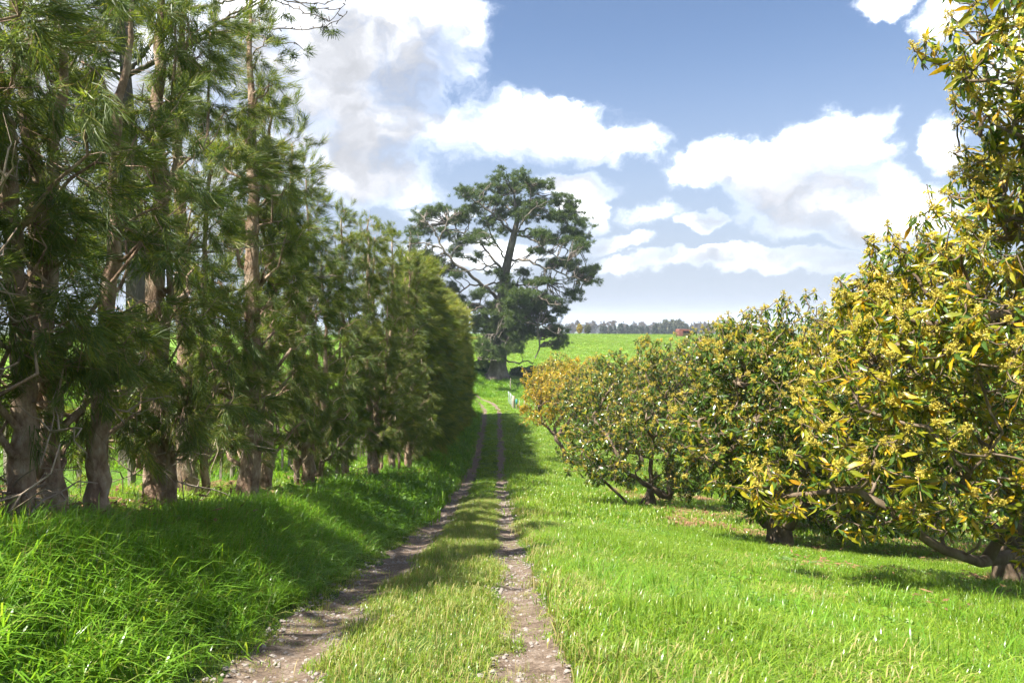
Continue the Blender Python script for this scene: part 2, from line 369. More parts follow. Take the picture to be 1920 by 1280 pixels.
M['teal'] = plain_mat('teal', (0.02, 0.18, 0.19), 0.5)
M['rust'] = plain_mat('rust', (0.17, 0.055, 0.038), 0.8, 0.0, 0.35, 2)
M['rust_dark'] = plain_mat('rust_dark', (0.07, 0.03, 0.022), 0.9, 0.0, 0.3, 2)
M['hay'] = plain_mat('hay', (0.45, 0.32, 0.14), 0.9)

def ground_mat():
    m, nt, out = new_mat('ground'); N = nt.nodes; L = nt.links
    ge = N.new('ShaderNodeNewGeometry')
    def noise(s, d=6, r=0.6):
        n = N.new('ShaderNodeTexNoise'); n.inputs['Scale'].default_value = s; n.inputs['Detail'].default_value = d; n.inputs['Roughness'].default_value = r
        L.new(ge.outputs['Position'], n.inputs['Vector']); return n.outputs[0]
    turf = ramp(nt, noise(3.0), [(0.3, (0.035, 0.05, 0.012)), (0.5, (0.05, 0.09, 0.014)), (0.7, (0.085, 0.13, 0.02))])
    mead = ramp(nt, noise(0.16, 9, 0.7), [(0.30, (0.07, 0.14, 0.015)), (0.5, (0.12, 0.22, 0.022)), (0.68, (0.18, 0.27, 0.035))])
    plain = ramp(nt, noise(0.006, 5), [(0.35, (0.05, 0.075, 0.03)), (0.5, (0.09, 0.12, 0.04)), (0.65, (0.12, 0.11, 0.06))])
    sp = N.new('ShaderNodeSeparateXYZ'); L.new(ge.outputs['Position'], sp.inputs[0])
    def mr(lo, hi):
        n = N.new('ShaderNodeMapRange'); n.interpolation_type = 'SMOOTHSTEP'; L.new(sp.outputs[1], n.inputs[0]); n.inputs[1].default_value = lo; n.inputs[2].default_value = hi; return n.outputs[0]
    m1 = N.new('ShaderNodeMix'); m1.data_type = 'RGBA'; L.new(mr(30, 90), m1.inputs[0]); L.new(turf, m1.inputs[6]); L.new(mead, m1.inputs[7])
    m2 = N.new('ShaderNodeMix'); m2.data_type = 'RGBA'; L.new(mr(260, 420), m2.inputs[0]); L.new(m1.outputs[2], m2.inputs[6]); L.new(plain, m2.inputs[7])
    b = N.new('ShaderNodeBsdfPrincipled'); b.inputs['Roughness'].default_value = 0.95; b.inputs['Specular IOR Level'].default_value = 0.1
    L.new(m2.outputs[2], b.inputs['Base Color'])
    bp = N.new('ShaderNodeBump'); bp.inputs['Strength'].default_value = 0.7; bp.inputs['Distance'].default_value = 0.12
    L.new(noise(2.2, 8, 0.7), bp.inputs['Height']); L.new(bp.outputs[0], b.inputs['Normal'])
    L.new(b.outputs[0], out.inputs[0]); return m
def dirt_mat():
    m, nt, out = new_mat('dirt'); N = nt.nodes; L = nt.links
    ge = N.new('ShaderNodeNewGeometry')
    def noise(s, d=8, r=0.65):
        n = N.new('ShaderNodeTexNoise'); n.inputs['Scale'].default_value = s; n.inputs['Detail'].default_value = d; n.inputs['Roughness'].default_value = r
        L.new(ge.outputs['Position'], n.inputs['Vector']); return n.outputs[0]
    a = ramp(nt, noise(7), [(0.30, (0.11, 0.078, 0.056)), (0.5, (0.195, 0.145, 0.108)), (0.70, (0.29, 0.235, 0.19))])
    g = ramp(nt, noise(38, 4), [(0.38, (0.34, 0.32, 0.31)), (0.62, (1.0, 1.0, 1.0))])
    mu = N.new('ShaderNodeMix'); mu.data_type = 'RGBA'; mu.blend_type = 'MULTIPLY'; mu.inputs[0].default_value = 0.7
    L.new(a, mu.inputs[6]); L.new(g, mu.inputs[7])
    b = N.new('ShaderNodeBsdfPrincipled'); b.inputs['Roughness'].default_value = 0.95; b.inputs['Specular IOR Level'].default_value = 0.15
    L.new(mu.outputs[2], b.inputs['Base Color'])
    bp = N.new('ShaderNodeBump'); bp.inputs['Strength'].default_value = 0.8; bp.inputs['Distance'].default_value = 0.03
    L.new(noise(40, 6), bp.inputs['Height']); L.new(bp.outputs[0], b.inputs['Normal'])
    L.new(b.outputs[0], out.inputs[0]); return m
M['ground'] = ground_mat(); M['dirt'] = dirt_mat()
M['stone'] = bark_mat('stone', [(0.3, (0.12, 0.10, 0.09)), (0.5, (0.22, 0.19, 0.17)), (0.7, (0.36, 0.33, 0.30))], 25, 1.0, 0.3, dist=0.005)

# ------------------------------------------------------------------ the ground
def build_ground():
    sl = np.concatenate([np.arange(0, 4, 0.16), np.arange(4, 13, 0.5), np.arange(13, 42, 2), np.arange(42, 160, 9), np.geomspace(160, 13000, 16)])
    sl = np.unique(np.concatenate([-sl, sl]))
    yl = np.unique(np.concatenate([np.arange(-60, -6, 4), np.arange(-6, 30, 0.25), np.arange(30, 100, 0.7), np.arange(100, 300, 4), np.arange(300, 1200, 40), np.geomspace(1200, 14000, 16)]))
    S, Y = np.meshgrid(sl, yl); X = S + track_x(Y); Z = ground(X, Y)
    nx = len(sl); ny = len(yl)
    i = np.arange(ny - 1)[:, None] * nx; j = np.arange(nx - 1)[None, :]
    Q = np.stack([i + j, i + j + 1, i + nx + j + 1, i + nx + j], -1).reshape(-1, 4)
    mb = MB(); mb.addq(np.stack([X, Y, Z], -1).reshape(-1, 3), Q)
    o = mb.obj('ground', [M['ground']]); tag(o, 'green pasture ground rolling away to the horizon', None, None, 'structure')
    # sea beyond the plain, and the low far shore
    mb = MB(); mb.addq([(-14000, 3600, -29.5), (14000, 3600, -29.5), (14000, 13800, -29.5), (-14000, 13800, -29.5)], [(0, 1, 2, 3)])
    o = mb.obj('sea', [plain_mat('sea', (0.10, 0.15, 0.2), 0.25, 0, 0.05, 0.01)]); tag(o, 'pale strip of sea beyond the plain', None, None, 'structure')
    xs = np.arange(-6000, 6001, 60); mb = MB()
    h = -29.5 + 44 * (0.55 + 0.45 * vnoise(xs / 900, xs * 0 + 3)) * (0.75 + 0.25 * vnoise(xs / 200, xs * 0 + 8)) + 14 * np.exp(-((xs - 2600) / 260) ** 2)
    rows = [np.stack([xs, xs * 0 + 9300 + 300 * k, np.where(k == 0, -32, np.where(k == 3, -32, h - (k == 1) * 14))], -1) for k in range(4)]
    n = len(xs); V = np.concatenate(rows); i = np.arange(3)[:, None] * n; j = np.arange(n - 1)[None, :]
    mb.addq(V, np.stack([i + j, i + j + 1, i + n + j + 1, i + n + j], -1).reshape(-1, 4))
    o = mb.obj('hills', [plain_mat('hills', (0.05, 0.07, 0.05), 0.9, 0, 0.3, 0.004)]); tag(o, 'low blue hills on the far shore', None, None, 'structure')
build_ground()

def resample(pts, step):
    d = np.concatenate([[0], np.cumsum(np.linalg.norm(np.diff(pts, axis=0), axis=1))])
    t = np.arange(0, d[-1], step); return np.stack([np.interp(t, d, pts[:, k]) for k in range(pts.shape[1])], -1)
CL = resample(CENTRE, 0.2)
_k = np.hanning(31); _k /= _k.sum()
CL = np.stack([np.convolve(np.pad(CL[:, k], 15, mode='edge'), _k, mode='valid') for k in range(2)], -1)
_T = np.gradient(CL, axis=0); _T /= np.linalg.norm(_T, axis=1)[:, None]
CN = np.stack([_T[:, 1], -_T[:, 0]], -1)         # points to the right of travel
def build_track():
    mb = MB()
    for side, w in ((-1, 0.36), (1, 0.27)):
        keep = CL[:, 1] > -8; c = CL[keep]; nn = CN[keep]; Yk = c[:, 1]
        q = np.arange(len(c)) * 0.2
        wob = 0.10 * (vnoise(q / 1.1 + side * 9, q * 0 + 2) - 0.5); wl = w + 0.20 * (vnoise(q / 0.5, q * 0 + 4 + side) - 0.5); wr = w + 0.20 * (vnoise(q / 0.5, q * 0 + 40 + side) - 0.5)
        cols = []
        for u in (-1, -0.6, -0.2, 0.2, 0.6, 1):
            off = side * 0.75 + wob + np.where(u < 0, u * wl, u * wr)
            xy = c + nn * off[:, None]
            z = ground(xy[:, 0], xy[:, 1]) + 0.012 - 0.02 * (abs(u) == 1) + 0.02 * (vnoise(xy[:, 0] * 4, xy[:, 1] * 4) - 0.5)
            cols.append(np.concatenate([xy, z[:, None]], 1))
        V = np.stack(cols, 1); n = len(c); k = 6
        i = np.arange(n - 1)[:, None] * k; j = np.arange(k - 1)[None, :]
        mb.addq(V.reshape(-1, 3), np.stack([i + j, i + j + 1, i + k + j + 1, i + k + j], -1).reshape(-1, 4))
    o = mb.obj('path', [M['dirt']]); tag(o, 'two gravelly wheel ruts of the farm track running downhill', None, None, 'structure')
build_track()

# ------------------------------------------------------------------ grass, herbs, gravel
def blade_tuft(seed, n, R, hmin, hmax, w, lean, mats_p, wind=0.25):
    r = np.random.default_rng(seed); mb = MB()
    for k in range(n):
        a = r.random() * 2 * math.pi; rr = R * math.sqrt(r.random()); b = np.array([rr * math.cos(a), rr * math.sin(a), -0.02])
        h = hmin + (hmax - hmin) * r.random() ** 1.3
        d = r.normal(0, 1, 2); d = d / (np.linalg.norm(d) + 1e-6) * lean * r.random() + np.array([wind, -wind * 0.5]) * r.random()
        d = np.array([d[0], d[1], 0.0]); side = np.cross(d + 1e-4, (0, 0, 1)); side = side / (np.linalg.norm(side) + 1e-9)
        a2 = r.random() * 1.2 - 0.6; side = side * math.cos(a2) + np.array([0, 0, 1]) * math.sin(a2) * 0.3
        ww = w * (0.6 + 0.8 * r.random()); V = []
        for t, wt in ((0, 0.8), (0.4, 1.0), (0.75, 0.7)):
            c = b + np.array([0, 0, h * t * (1 - 0.25 * t * np.linalg.norm(d))]) + d * h * t * t
            V += [c - side * ww * wt, c + side * ww * wt]
        c = b + np.array([0, 0, h * (1 - 0.55 * np.linalg.norm(d))]) + d * h * 1.05; V.append(c)
        mb.add(V, [(0, 1, 3, 2), (2, 3, 5, 4), (4, 5, 6)], int(r.choice(len(mats_p), p=mats_p)))
    return mb
def herb_tuft(seed, n, R, size):
    r = np.random.default_rng(seed); mb = MB()
    for k in range(n):
        a = r.random() * 2 * math.pi; rr = R * math.sqrt(r.random()); h = size * (1 + 2.2 * r.random())
        c = np.array([rr * math.cos(a), rr * math.sin(a), h]); s = size * (0.5 + 0.6 * r.random())
        d = r.normal(0, 1, 3); d[2] *= 0.35; d /= np.linalg.norm(d); e = np.cross(d, (r.normal(0, .3), r.normal(0, .3), 1)); e /= np.linalg.norm(e)
        V = [c - d * s, c - d * .2 * s + e * s * .6, c + d * s * .7 + e * .45 * s, c + d * 1.1 * s, c + d * .7 * s - e * .45 * s, c - d * .2 * s - e * .6 * s]
        mb.add(V, [(0, 1, 2, 3), (0, 3, 4, 5)], 0)
        mb.add([np.array([c[0] * .6, c[1] * .6, -0.02]), c - d * s + np.array([.002, 0, 0]), c - d * s - np.array([.002, 0, 0])], [(0, 1, 2)], 0)
    return mb
GL = [M['grass_lush'], M['grass_bright'], M['grass_dull'], M['grass_straw']]
source('tall', [blade_tuft(10 + i, 44, 0.16, 0.18, 0.48, 0.0048, 1.0, [0.72, 0.22, 0.05, 0.01], 0.28).mesh('tall', GL) for i in range(5)])
source('mid', [blade_tuft(20 + i, 42, 0.14, 0.09, 0.26, 0.0040, 1.0, [0.16, 0.71, 0.11, 0.02], 0.6).mesh('mid', GL) for i in range(5)])
source('track_grass', [blade_tuft(30 + i, 50, 0.13, 0.04, 0.125, 0.0024, 0.95, [0.10, 0.20, 0.52, 0.18], 0.35).mesh('trk', GL) for i in range(5)])
source('short', [blade_tuft(40 + i, 40, 0.11, 0.02, 0.07, 0.003, 0.9, [0.05, 0.52, 0.33, 0.10], 0.2).mesh('short', GL) for i in range(4)])
source('dry', [blade_tuft(50 + i, 26, 0.12, 0.05, 0.20, 0.0026, 0.9, [0.0, 0.05, 0.25, 0.70], 0.35).mesh('dry', GL) for i in range(3)])
source('far_grass', [blade_tuft(60 + i, 46, 0.42, 0.10, 0.30, 0.011, 0.8, [0.12, 0.74, 0.12, 0.02], 0.4).mesh('farg', GL) for i in range(4)])
source('far_lush', [blade_tuft(70 + i, 46, 0.42, 0.16, 0.40, 0.013, 0.8, [0.74, 0.22, 0.04, 0.0], 0.3).mesh('farl', GL) for i in range(4)])
source('herbs', [herb_tuft(80 + i, 40, 0.2, 0.022).mesh('herb', [M['herb']]) for i in range(4)])

def cands(n, y0, y1, margin=1.5, xlim=None, seed=0):
    """random points on the visible wedge of ground, even per square metre"""
    r = np.random.default_rng(seed)
    ymax = y1; half = 0.72 * ymax + margin
    x = r.uniform(-half, half, n); y = r.uniform(y0, y1, n)
    k = abs(x) < 0.72 * np.maximum(y, 1) + margin
    if xlim: k &= (x > xlim[0]) & (x < xlim[1])
    return x[k], y[k], r
def rutmask(x, y):
    """1 on the bare wheel ruts, 0 on grass; measured from the true centre line"""
    s = x - track_x(y)
    far = y > 66
    if far.any():
        d = np.full(len(x), 99.0)
        q = CL[CL[:, 1] > 60]; qn = CN[CL[:, 1] > 60]
        for i in np.nonzero(far)[0]:
            v = np.array([x[i], y[i]]) - q; j = np.argmin((v ** 2).sum(1)); d[i] = v[j] @ qn[j] if (v[j] ** 2).sum() < 9 else 9.0
        s = np.where(far, d, s)
    e = 0.26 * (vnoise(x * 2.3, y * 2.3) - 0.5) + 0.22 * (vnoise(x * 7, y * 7) - 0.5)
    l = abs(s + 0.75) < 0.31 + e; rr = abs(s - 0.75) < 0.23 + e
    return l | rr, s
def put(name, label, src, x, y, r, smin, smax, hvar=0.25, dz=0.0):
    n = len(x); g = _groups[src][1]
    pos = np.stack([x, y, ground(x, y) + dz], -1)
    rot = np.stack([r.normal(0, 0.08, n), r.normal(0, 0.08, n), r.normal(0, 0.9, n)], -1)
    s = r.uniform(smin, smax, n); sc = np.stack([s, s, s * r.uniform(1 - hvar, 1 + hvar, n)], -1)
    o = scatter(name, src, pos, rot, sc, r.integers(0, g, n)); tag(o, label, 'grass', None, 'stuff'); return o

def build_grass():
    # --- left verge and bank: tall lush grass
    x, y, r = cands(60000, 1.0, 16, 1.0, (-14, 1), 1); rm, s = rutmask(x, y)
    dens = sstep(-1.12, -1.6, s) * np.where(s < -3.2, 0.55, 1.0) * np.where(y > 9, 0.75, 1)
    k = (r.random(len(x)) < dens * 0.62) & (s > -11)
    lowf = 0.65 + 0.5 * vnoise(x[k] / 0.8, y[k] / 0.8)
    hs = lowf * (0.55 + 0.45 * sstep(-1.2, -2.2, s[k])) * np.where(s[k] < -2.7, 0.34, 1.0)
    n = k.sum(); g = 5
    sc = np.stack([hs * 0 + 1.0, hs * 0 + 1.0, hs], -1)
    o = scatter('tall_grass', 'tall', np.stack([x[k], y[k], ground(x[k], y[k])], -1), np.stack([r.normal(0, .1, n), r.normal(0, .1, n), r.normal(0, .8, n)], -1), sc, r.integers(0, g, n))
    tag(o, 'tall lush dark green grass on the shaded left bank', 'grass')
    x, y, r = cands(90000, 15, 80, 1.0, (-45, 0), 2); rm, s = rutmask(x, y)
    k = (s < -1.15) & (r.random(len(x)) < np.where(s < -6, 0.25, 0.75)) & (y < 76) & (s > -40)
    put('verge_grass', 'lush grass verge under the shelterbelt down the hill', 'far_lush', x[k], y[k], r, 0.65, 1.15)
    x, y, r = cands(60000, 3.0, 24, 1.0, (-9, 0), 12); rm, s = rutmask(x, y)
    k = (s < -2.3) & (s > -4.6) & (vnoise(x / .7, y / .9 + 11) > 0.35) & (r.random(len(x)) < 0.5)
    put('mound_grass', 'fine yellowish green grass mounds round the foot of the shelterbelt trunks', 'mid', x[k], y[k], r, 0.9, 1.3, 0.4)
    # --- right slope
    x, y, r = cands(130000, 1.0, 16, 1.0, (-1, 14), 3); rm, s = rutmask(x, y)
    dens = sstep(1.05, 1.5, s)
    k = r.random(len(x)) < dens * 0.85
    x, y = x[k], y[k]; n = len(x)
    tall = vnoise(x / 1.3 + 9, y / 1.3 + 4); hs = (0.55 + 1.1 * tall ** 2) * (0.6 + 0.4 * sstep(1.1, 2.2, s[k]))
    o = scatter('meadow_grass', 'mid', np.stack([x, y, ground(x, y)], -1), np.stack([r.normal(0, .1, n), r.normal(0, .1, n), r.normal(0, .8, n)], -1),
                np.stack([hs * 0 + 1.05, hs * 0 + 1.05, hs * 1.15], -1), r.integers(0, 5, n))
    tag(o, 'bright sunlit grass on the slope right of the track', 'grass')
    x, y, r = cands(90000, 1.5, 15, 1.0, (0, 12), 34); rm, s = rutmask(x, y)
    k = (s > 1.1) & (vnoise(x / 1.6 + 80, y / 1.6 + 33) + 0.25 * sstep(3.0, 1.2, s) > 0.64) & (r.random(len(x)) < 0.32)
    put('olive_grass', 'olive and brownish patches of finer grass on the right slope', 'track_grass', x[k], y[k], r, 1.3, 2.0, 0.3)
    x, y, r = cands(26000, 2.0, 14, 1.0, (0, 14), 33); rm, s = rutmask(x, y)
    k = (s > 1.5) & (vnoise(x / 1.1 + 50, y / 1.1) > 0.58) & (r.random(len(x)) < 0.16)
    put('grass_clump', 'taller rank grass clumps scattered over the right slope', 'tall', x[k], y[k], r, 0.6, 0.9)
    x, y, r = cands(150000, 15, 100, 1.0, (-3, 48), 4); rm, s = rutmask(x, y)
    k = (s > 1.1) & (r.random(len(x)) < np.where(y < 40, 0.85, 0.42))
    put('slope_grass', 'sunlit grass between the orchard and the track', 'far_grass', x[k], y[k], r, 0.6, 1.1)
    x, y, r = cands(30000, 80, 104, 1.0, (-40, 6), 5); rm, s = rutmask(x, y)
    k = ~rm & (r.random(len(x)) < 0.7); put('bank_grass', 'grass on the bank around the old conifer', 'far_lush', x[k], y[k], r, 0.7, 1.2)
    x, y, r = cands(150000, 100, 235, 1.0, (-30, 90), 6)
    k = r.random(len(x)) < 0.9; put('pasture_grass', 'bright pasture grass on the far rise', 'far_grass', x[k], y[k], r, 0.8, 1.3)
    # --- between and beside the ruts
    x, y, r = cands(90000, 1.0, 22, 1.0, (-3, 2.5), 7); rm, s = rutmask(x, y)
    k = ~rm & (abs(s) < 0.62) & (r.random(len(x)) < 0.75)
    put('track_grass', 'worn greenish brown grass on the ridge between the ruts', 'track_grass', x[k], y[k], r, 0.8, 1.15, 0.35)
    k = ~rm & (abs(s) > 0.35) & (abs(s) < 1.5) & (r.random(len(x)) < 0.9)
    put('edge_grass', 'short yellowish grass fringing the ruts', 'short', x[k], y[k], r, 0.8, 1.2, 0.3)
    k = ~rm & (s > 0.9) & (s < 1.9) & (vnoise(x / 0.9, y / 0.9 + 70) > 0.42) & (r.random(len(x)) < 0.5)
    put('dry_grass', 'dry straw coloured grass beside the right rut', 'dry', x[k], y[k], r, 0.8, 1.2, 0.3)
    k = rm & (vnoise(x * 1.9 + 7, y * 1.3) > np.where(s > 0, np.where(y < 7.5, 0.40, 0.56), 0.62)) & (r.random(len(x)) < 0.6)
    put('rut_grass', 'thin short grass growing in the wheel ruts', 'short', x[k], y[k], r, 0.5, 0.9, 0.3)
    k = rm & (y < 9) & (vnoise(x * 2.7 + 17, y * 2.2) > 0.55) & (r.random(len(x)) < 0.35)
    put('rut_straw', 'dry straw strewn in the wheel ruts', 'dry', x[k], y[k], r, 0.35, 0.6, 0.3)
    x, y, r = cands(60000, 21, 84, 1.0, (-24, 1), 8); rm, s = rutmask(x, y)
    s2 = np.where(y > 66, s, x - track_x(y))
    k = ~rm & (abs(s2) < 1.35) & (r.random(len(x)) < 0.95)
    put('ridge_grass', 'low green grass between the distant ruts', 'far_grass', x[k], y[k], r, 0.35, 0.55)
    # --- leafy herbs
    x, y, r = cands(60000, 6, 34, 1.0, (2, 18), 9); rm, s = rutmask(x, y)
    k = (vnoise(x / 1.5, y / 1.5 + 20) + 0.25 * sstep(4, 6, s) > 0.62) & (r.random(len(x)) < 0.55)
    put('clover', 'low leafy clover and herbs spreading under the avocado trees', 'herbs', x[k], y[k], r, 0.8, 1.5, 0.3, 0.04)
    x, y, r = cands(30000, 12, 60, 1.0, (-9, 0), 10); rm, s = rutmask(x, y)
    k = (s < -1.2) & (s > -3.4) & (r.random(len(x)) < 0.8)
    put('verge_herb', 'leafy weeds along the foot of the shelterbelt', 'herbs', x[k], y[k], r, 1.4, 2.6, 0.3, 0.1)
build_grass()

def build_litter():
    lm = leaf_mat('litter', [(0.0, (0.10, 0.055, 0.03)), (0.5, (0.20, 0.115, 0.06)), (1.0, (0.30, 0.20, 0.11))], 0.1, 1.2, 0.8, 0.1); ms = []
    for i in range(3):
        r = np.random.default_rng(260 + i); mb = MB()
        for k in range(26):
            c = np.array([r.normal(0, .12), r.normal(0, .12), 0.03 + 0.03 * r.random()]); a = r.random() * 6.283; d = np.array([math.cos(a), math.sin(a), r.normal(0, .2)]); e = np.array([-d[1], d[0], r.normal(0, .3)]); l = r.uniform(.03, .07); w = l * .28
            mb.add([c - d * l, c + e * w, c + d * l, c - e * w], [(0, 1, 2, 3)])
        ms.append(mb.mesh('litter', [lm]))
    source('litter', ms)
    x, y, r = cands(90000, 5, 30, 1.0, (2, 16), 14); rm, s = rutmask(x, y)
    k = (s > 5.2) & (vnoise(x / 1.4 + 3, y / 1.4) > 0.55) & (r.random(len(x)) < 0.30)
    n = k.sum(); o = scatter('leaf_litter', 'litter', np.stack([x[k], y[k], ground(x[k], y[k]) + .05], -1), np.stack([r.normal(0, .1, n), r.normal(0, .1, n), r.random(n) * 6.28], -1), r.uniform(.8, 1.3, n), r.integers(0, 3, n)); tag(o, 'brown fallen leaves under the avocado trees', 'litter')
    x, y, r = cands(90000, 3, 30, 1.0, (-9, 0), 15); rm, s = rutmask(x, y)
    k = (s < -2.5) & (s > -4.8) & (vnoise(x / .8 + 3, y / .8) > 0.42) & (r.random(len(x)) < 0.5)
    n = k.sum(); o = scatter('needle_litter', 'litter', np.stack([x[k], y[k], ground(x[k], y[k]) + .03], -1), np.stack([r.normal(0, .1, n), r.normal(0, .1, n), r.random(n) * 6.28], -1), r.uniform(.8, 1.4, n), r.integers(0, 3, n)); tag(o, 'brown litter of needles and twigs at the foot of the shelterbelt', 'litter')
build_litter()
def build_gravel():
    ms = []
    for i in range(5):
        r = np.random.default_rng(200 + i); mb = MB(); V = []
        for z, k, rad in ((-0.5, 5, 0.6), (0.1, 6, 1.0), (0.55, 5, 0.6)):
            for j in range(6):
                a = j / 6 * 6.283 + r.normal(0, .15); q = rad * (0.8 + 0.4 * r.random()); V.append((q * math.cos(a), q * math.sin(a) * 0.75, z * (0.6 + .2 * r.random())))
        Fc = [(j, (j + 1) % 6, 6 + (j + 1) % 6, 6 + j) for j in range(6)] + [(6 + j, 6 + (j + 1) % 6, 12 + (j + 1) % 6, 12 + j) for j in range(6)] + [tuple(range(12, 18))]
        mb.add(V, Fc); ms.append(mb.mesh('stone', [M['stone']], False))
    source('stones', ms)
    x, y, r = cands(420000, 1.0, 30, 0.5, (-3, 2), 11); rm, s = rutmask(x, y)
    k = rm & (r.random(len(x)) < (0.35 + 0.65 * (vnoise(x * 1.5, y * 1.0) > 0.45)) * np.where(y > 15, .6, 1)); x, y = x[k], y[k]; n = len(x)
    sc = (0.006 + 0.020 * r.random(n) ** 3) * np.where(y > 15, 1.5, 1)
    o = scatter('gravel', 'stones', np.stack([x, y, ground(x, y) + 0.014], -1), np.stack([r.normal(0, .3, n), r.normal(0, .3, n), r.random(n) * 6.28], -1), sc, r.integers(0, 5, n))
    tag(o, 'loose grey gravel lying in the wheel ruts', 'gravel')
build_gravel()

# ------------------------------------------------------------------ shelterbelt of casuarinas
def needle_spray(seed, n, length, spread, width, mats_p):
    r = np.random.default_rng(seed); mb = MB()
    curve = r.normal(0, 0.25, 3); curve[2] = 0
    for k in range(n):
        t = r.random() ** 0.8 * 0.75
        b = np.array([0, 0, t * length]) + curve * t * t * length + r.normal(0, 0.02, 3)
        a = r.random() * 6.283; an = spread * (0.35 + 0.9 * r.random())
        d = np.array([math.sin(an) * math.cos(a), math.sin(an) * math.sin(a), math.cos(an)]) + curve * 0.5
        l = length * (0.4 + 0.45 * r.random()); c2 = b + d * l * 0.5; fwd = np.array([0, 0, 1.0]) + curve
        c3 = c2 + (d * 0.55 + fwd * 0.45) * l * 0.5
        s = np.cross(d, r.normal(size=3)); s /= np.linalg.norm(s) + 1e-9; w = width * (0.7 + 0.6 * r.random())
        mb.add([b - s * w, b + s * w, c2 + s * w * .9, c2 - s * w * .9, c3], [(0, 1, 2, 3), (3, 2, 4)], int(r.choice(len(mats_p), p=mats_p)))
    return mb
M['needle_gold'] = leaf_mat('needle_gold', [(0.0, (0.17, 0.20, 0.030)), (0.5, (0.26, 0.27, 0.045)), (1.0, (0.36, 0.33, 0.07))], 0.42, 1.5, 0.5, 0.3)
NM = [M['needle_dark'], M['needle_light'], M['needle_tan'], M['needle_gold']]
source('spray', [needle_spray(300 + i, 66, 0.28, 0.66, 0.0030, [[0.84, 0.09, 0.07], [0.48, 0.42, 0.10]][i % 2]).mesh('spray', NM) for i in range(6)])
source('spray_far', [needle_spray(320 + i, 70, 0.62, 0.50, 0.0060, [[0.80, 0.17, 0.03], [0.25, 0.68, 0.07], [0.0, 0.25, 0.05, 0.70], [0.0, 0.45, 0.15, 0.40]][i % 2 if i < 6 else i - 4]).mesh('sprayf', NM) for i in range(8)])

def dead_mesh(seed):
    r = np.random.default_rng(seed); mb = MB()
    L = 0.55 + 0.6 * r.random(); p = [np.zeros(3)]; d = np.array([1.0, 0, 0.1])
    for k in range(6):
        d = d + r.normal(0, 0.45, 3); d[2] += 0.03; d /= np.linalg.norm(d); p.append(p[-1] + d * L / 6)
    p = np.array(p); tube(mb, p, np.linspace(0.012, 0.004, 7), 5)
    for q in range(5):
        i = r.integers(2, 6); e = p[i] + (r.normal(0, 1, 3)) * 0.16; tube(mb, bend(p[i], e, 4, 0.12, r), np.linspace(0.007, 0.002, 4), 4)
    return mb.mesh('dead_branch', [M['dead_wood']])
DEAD = [dead_mesh(400 + i) for i in range(8)]

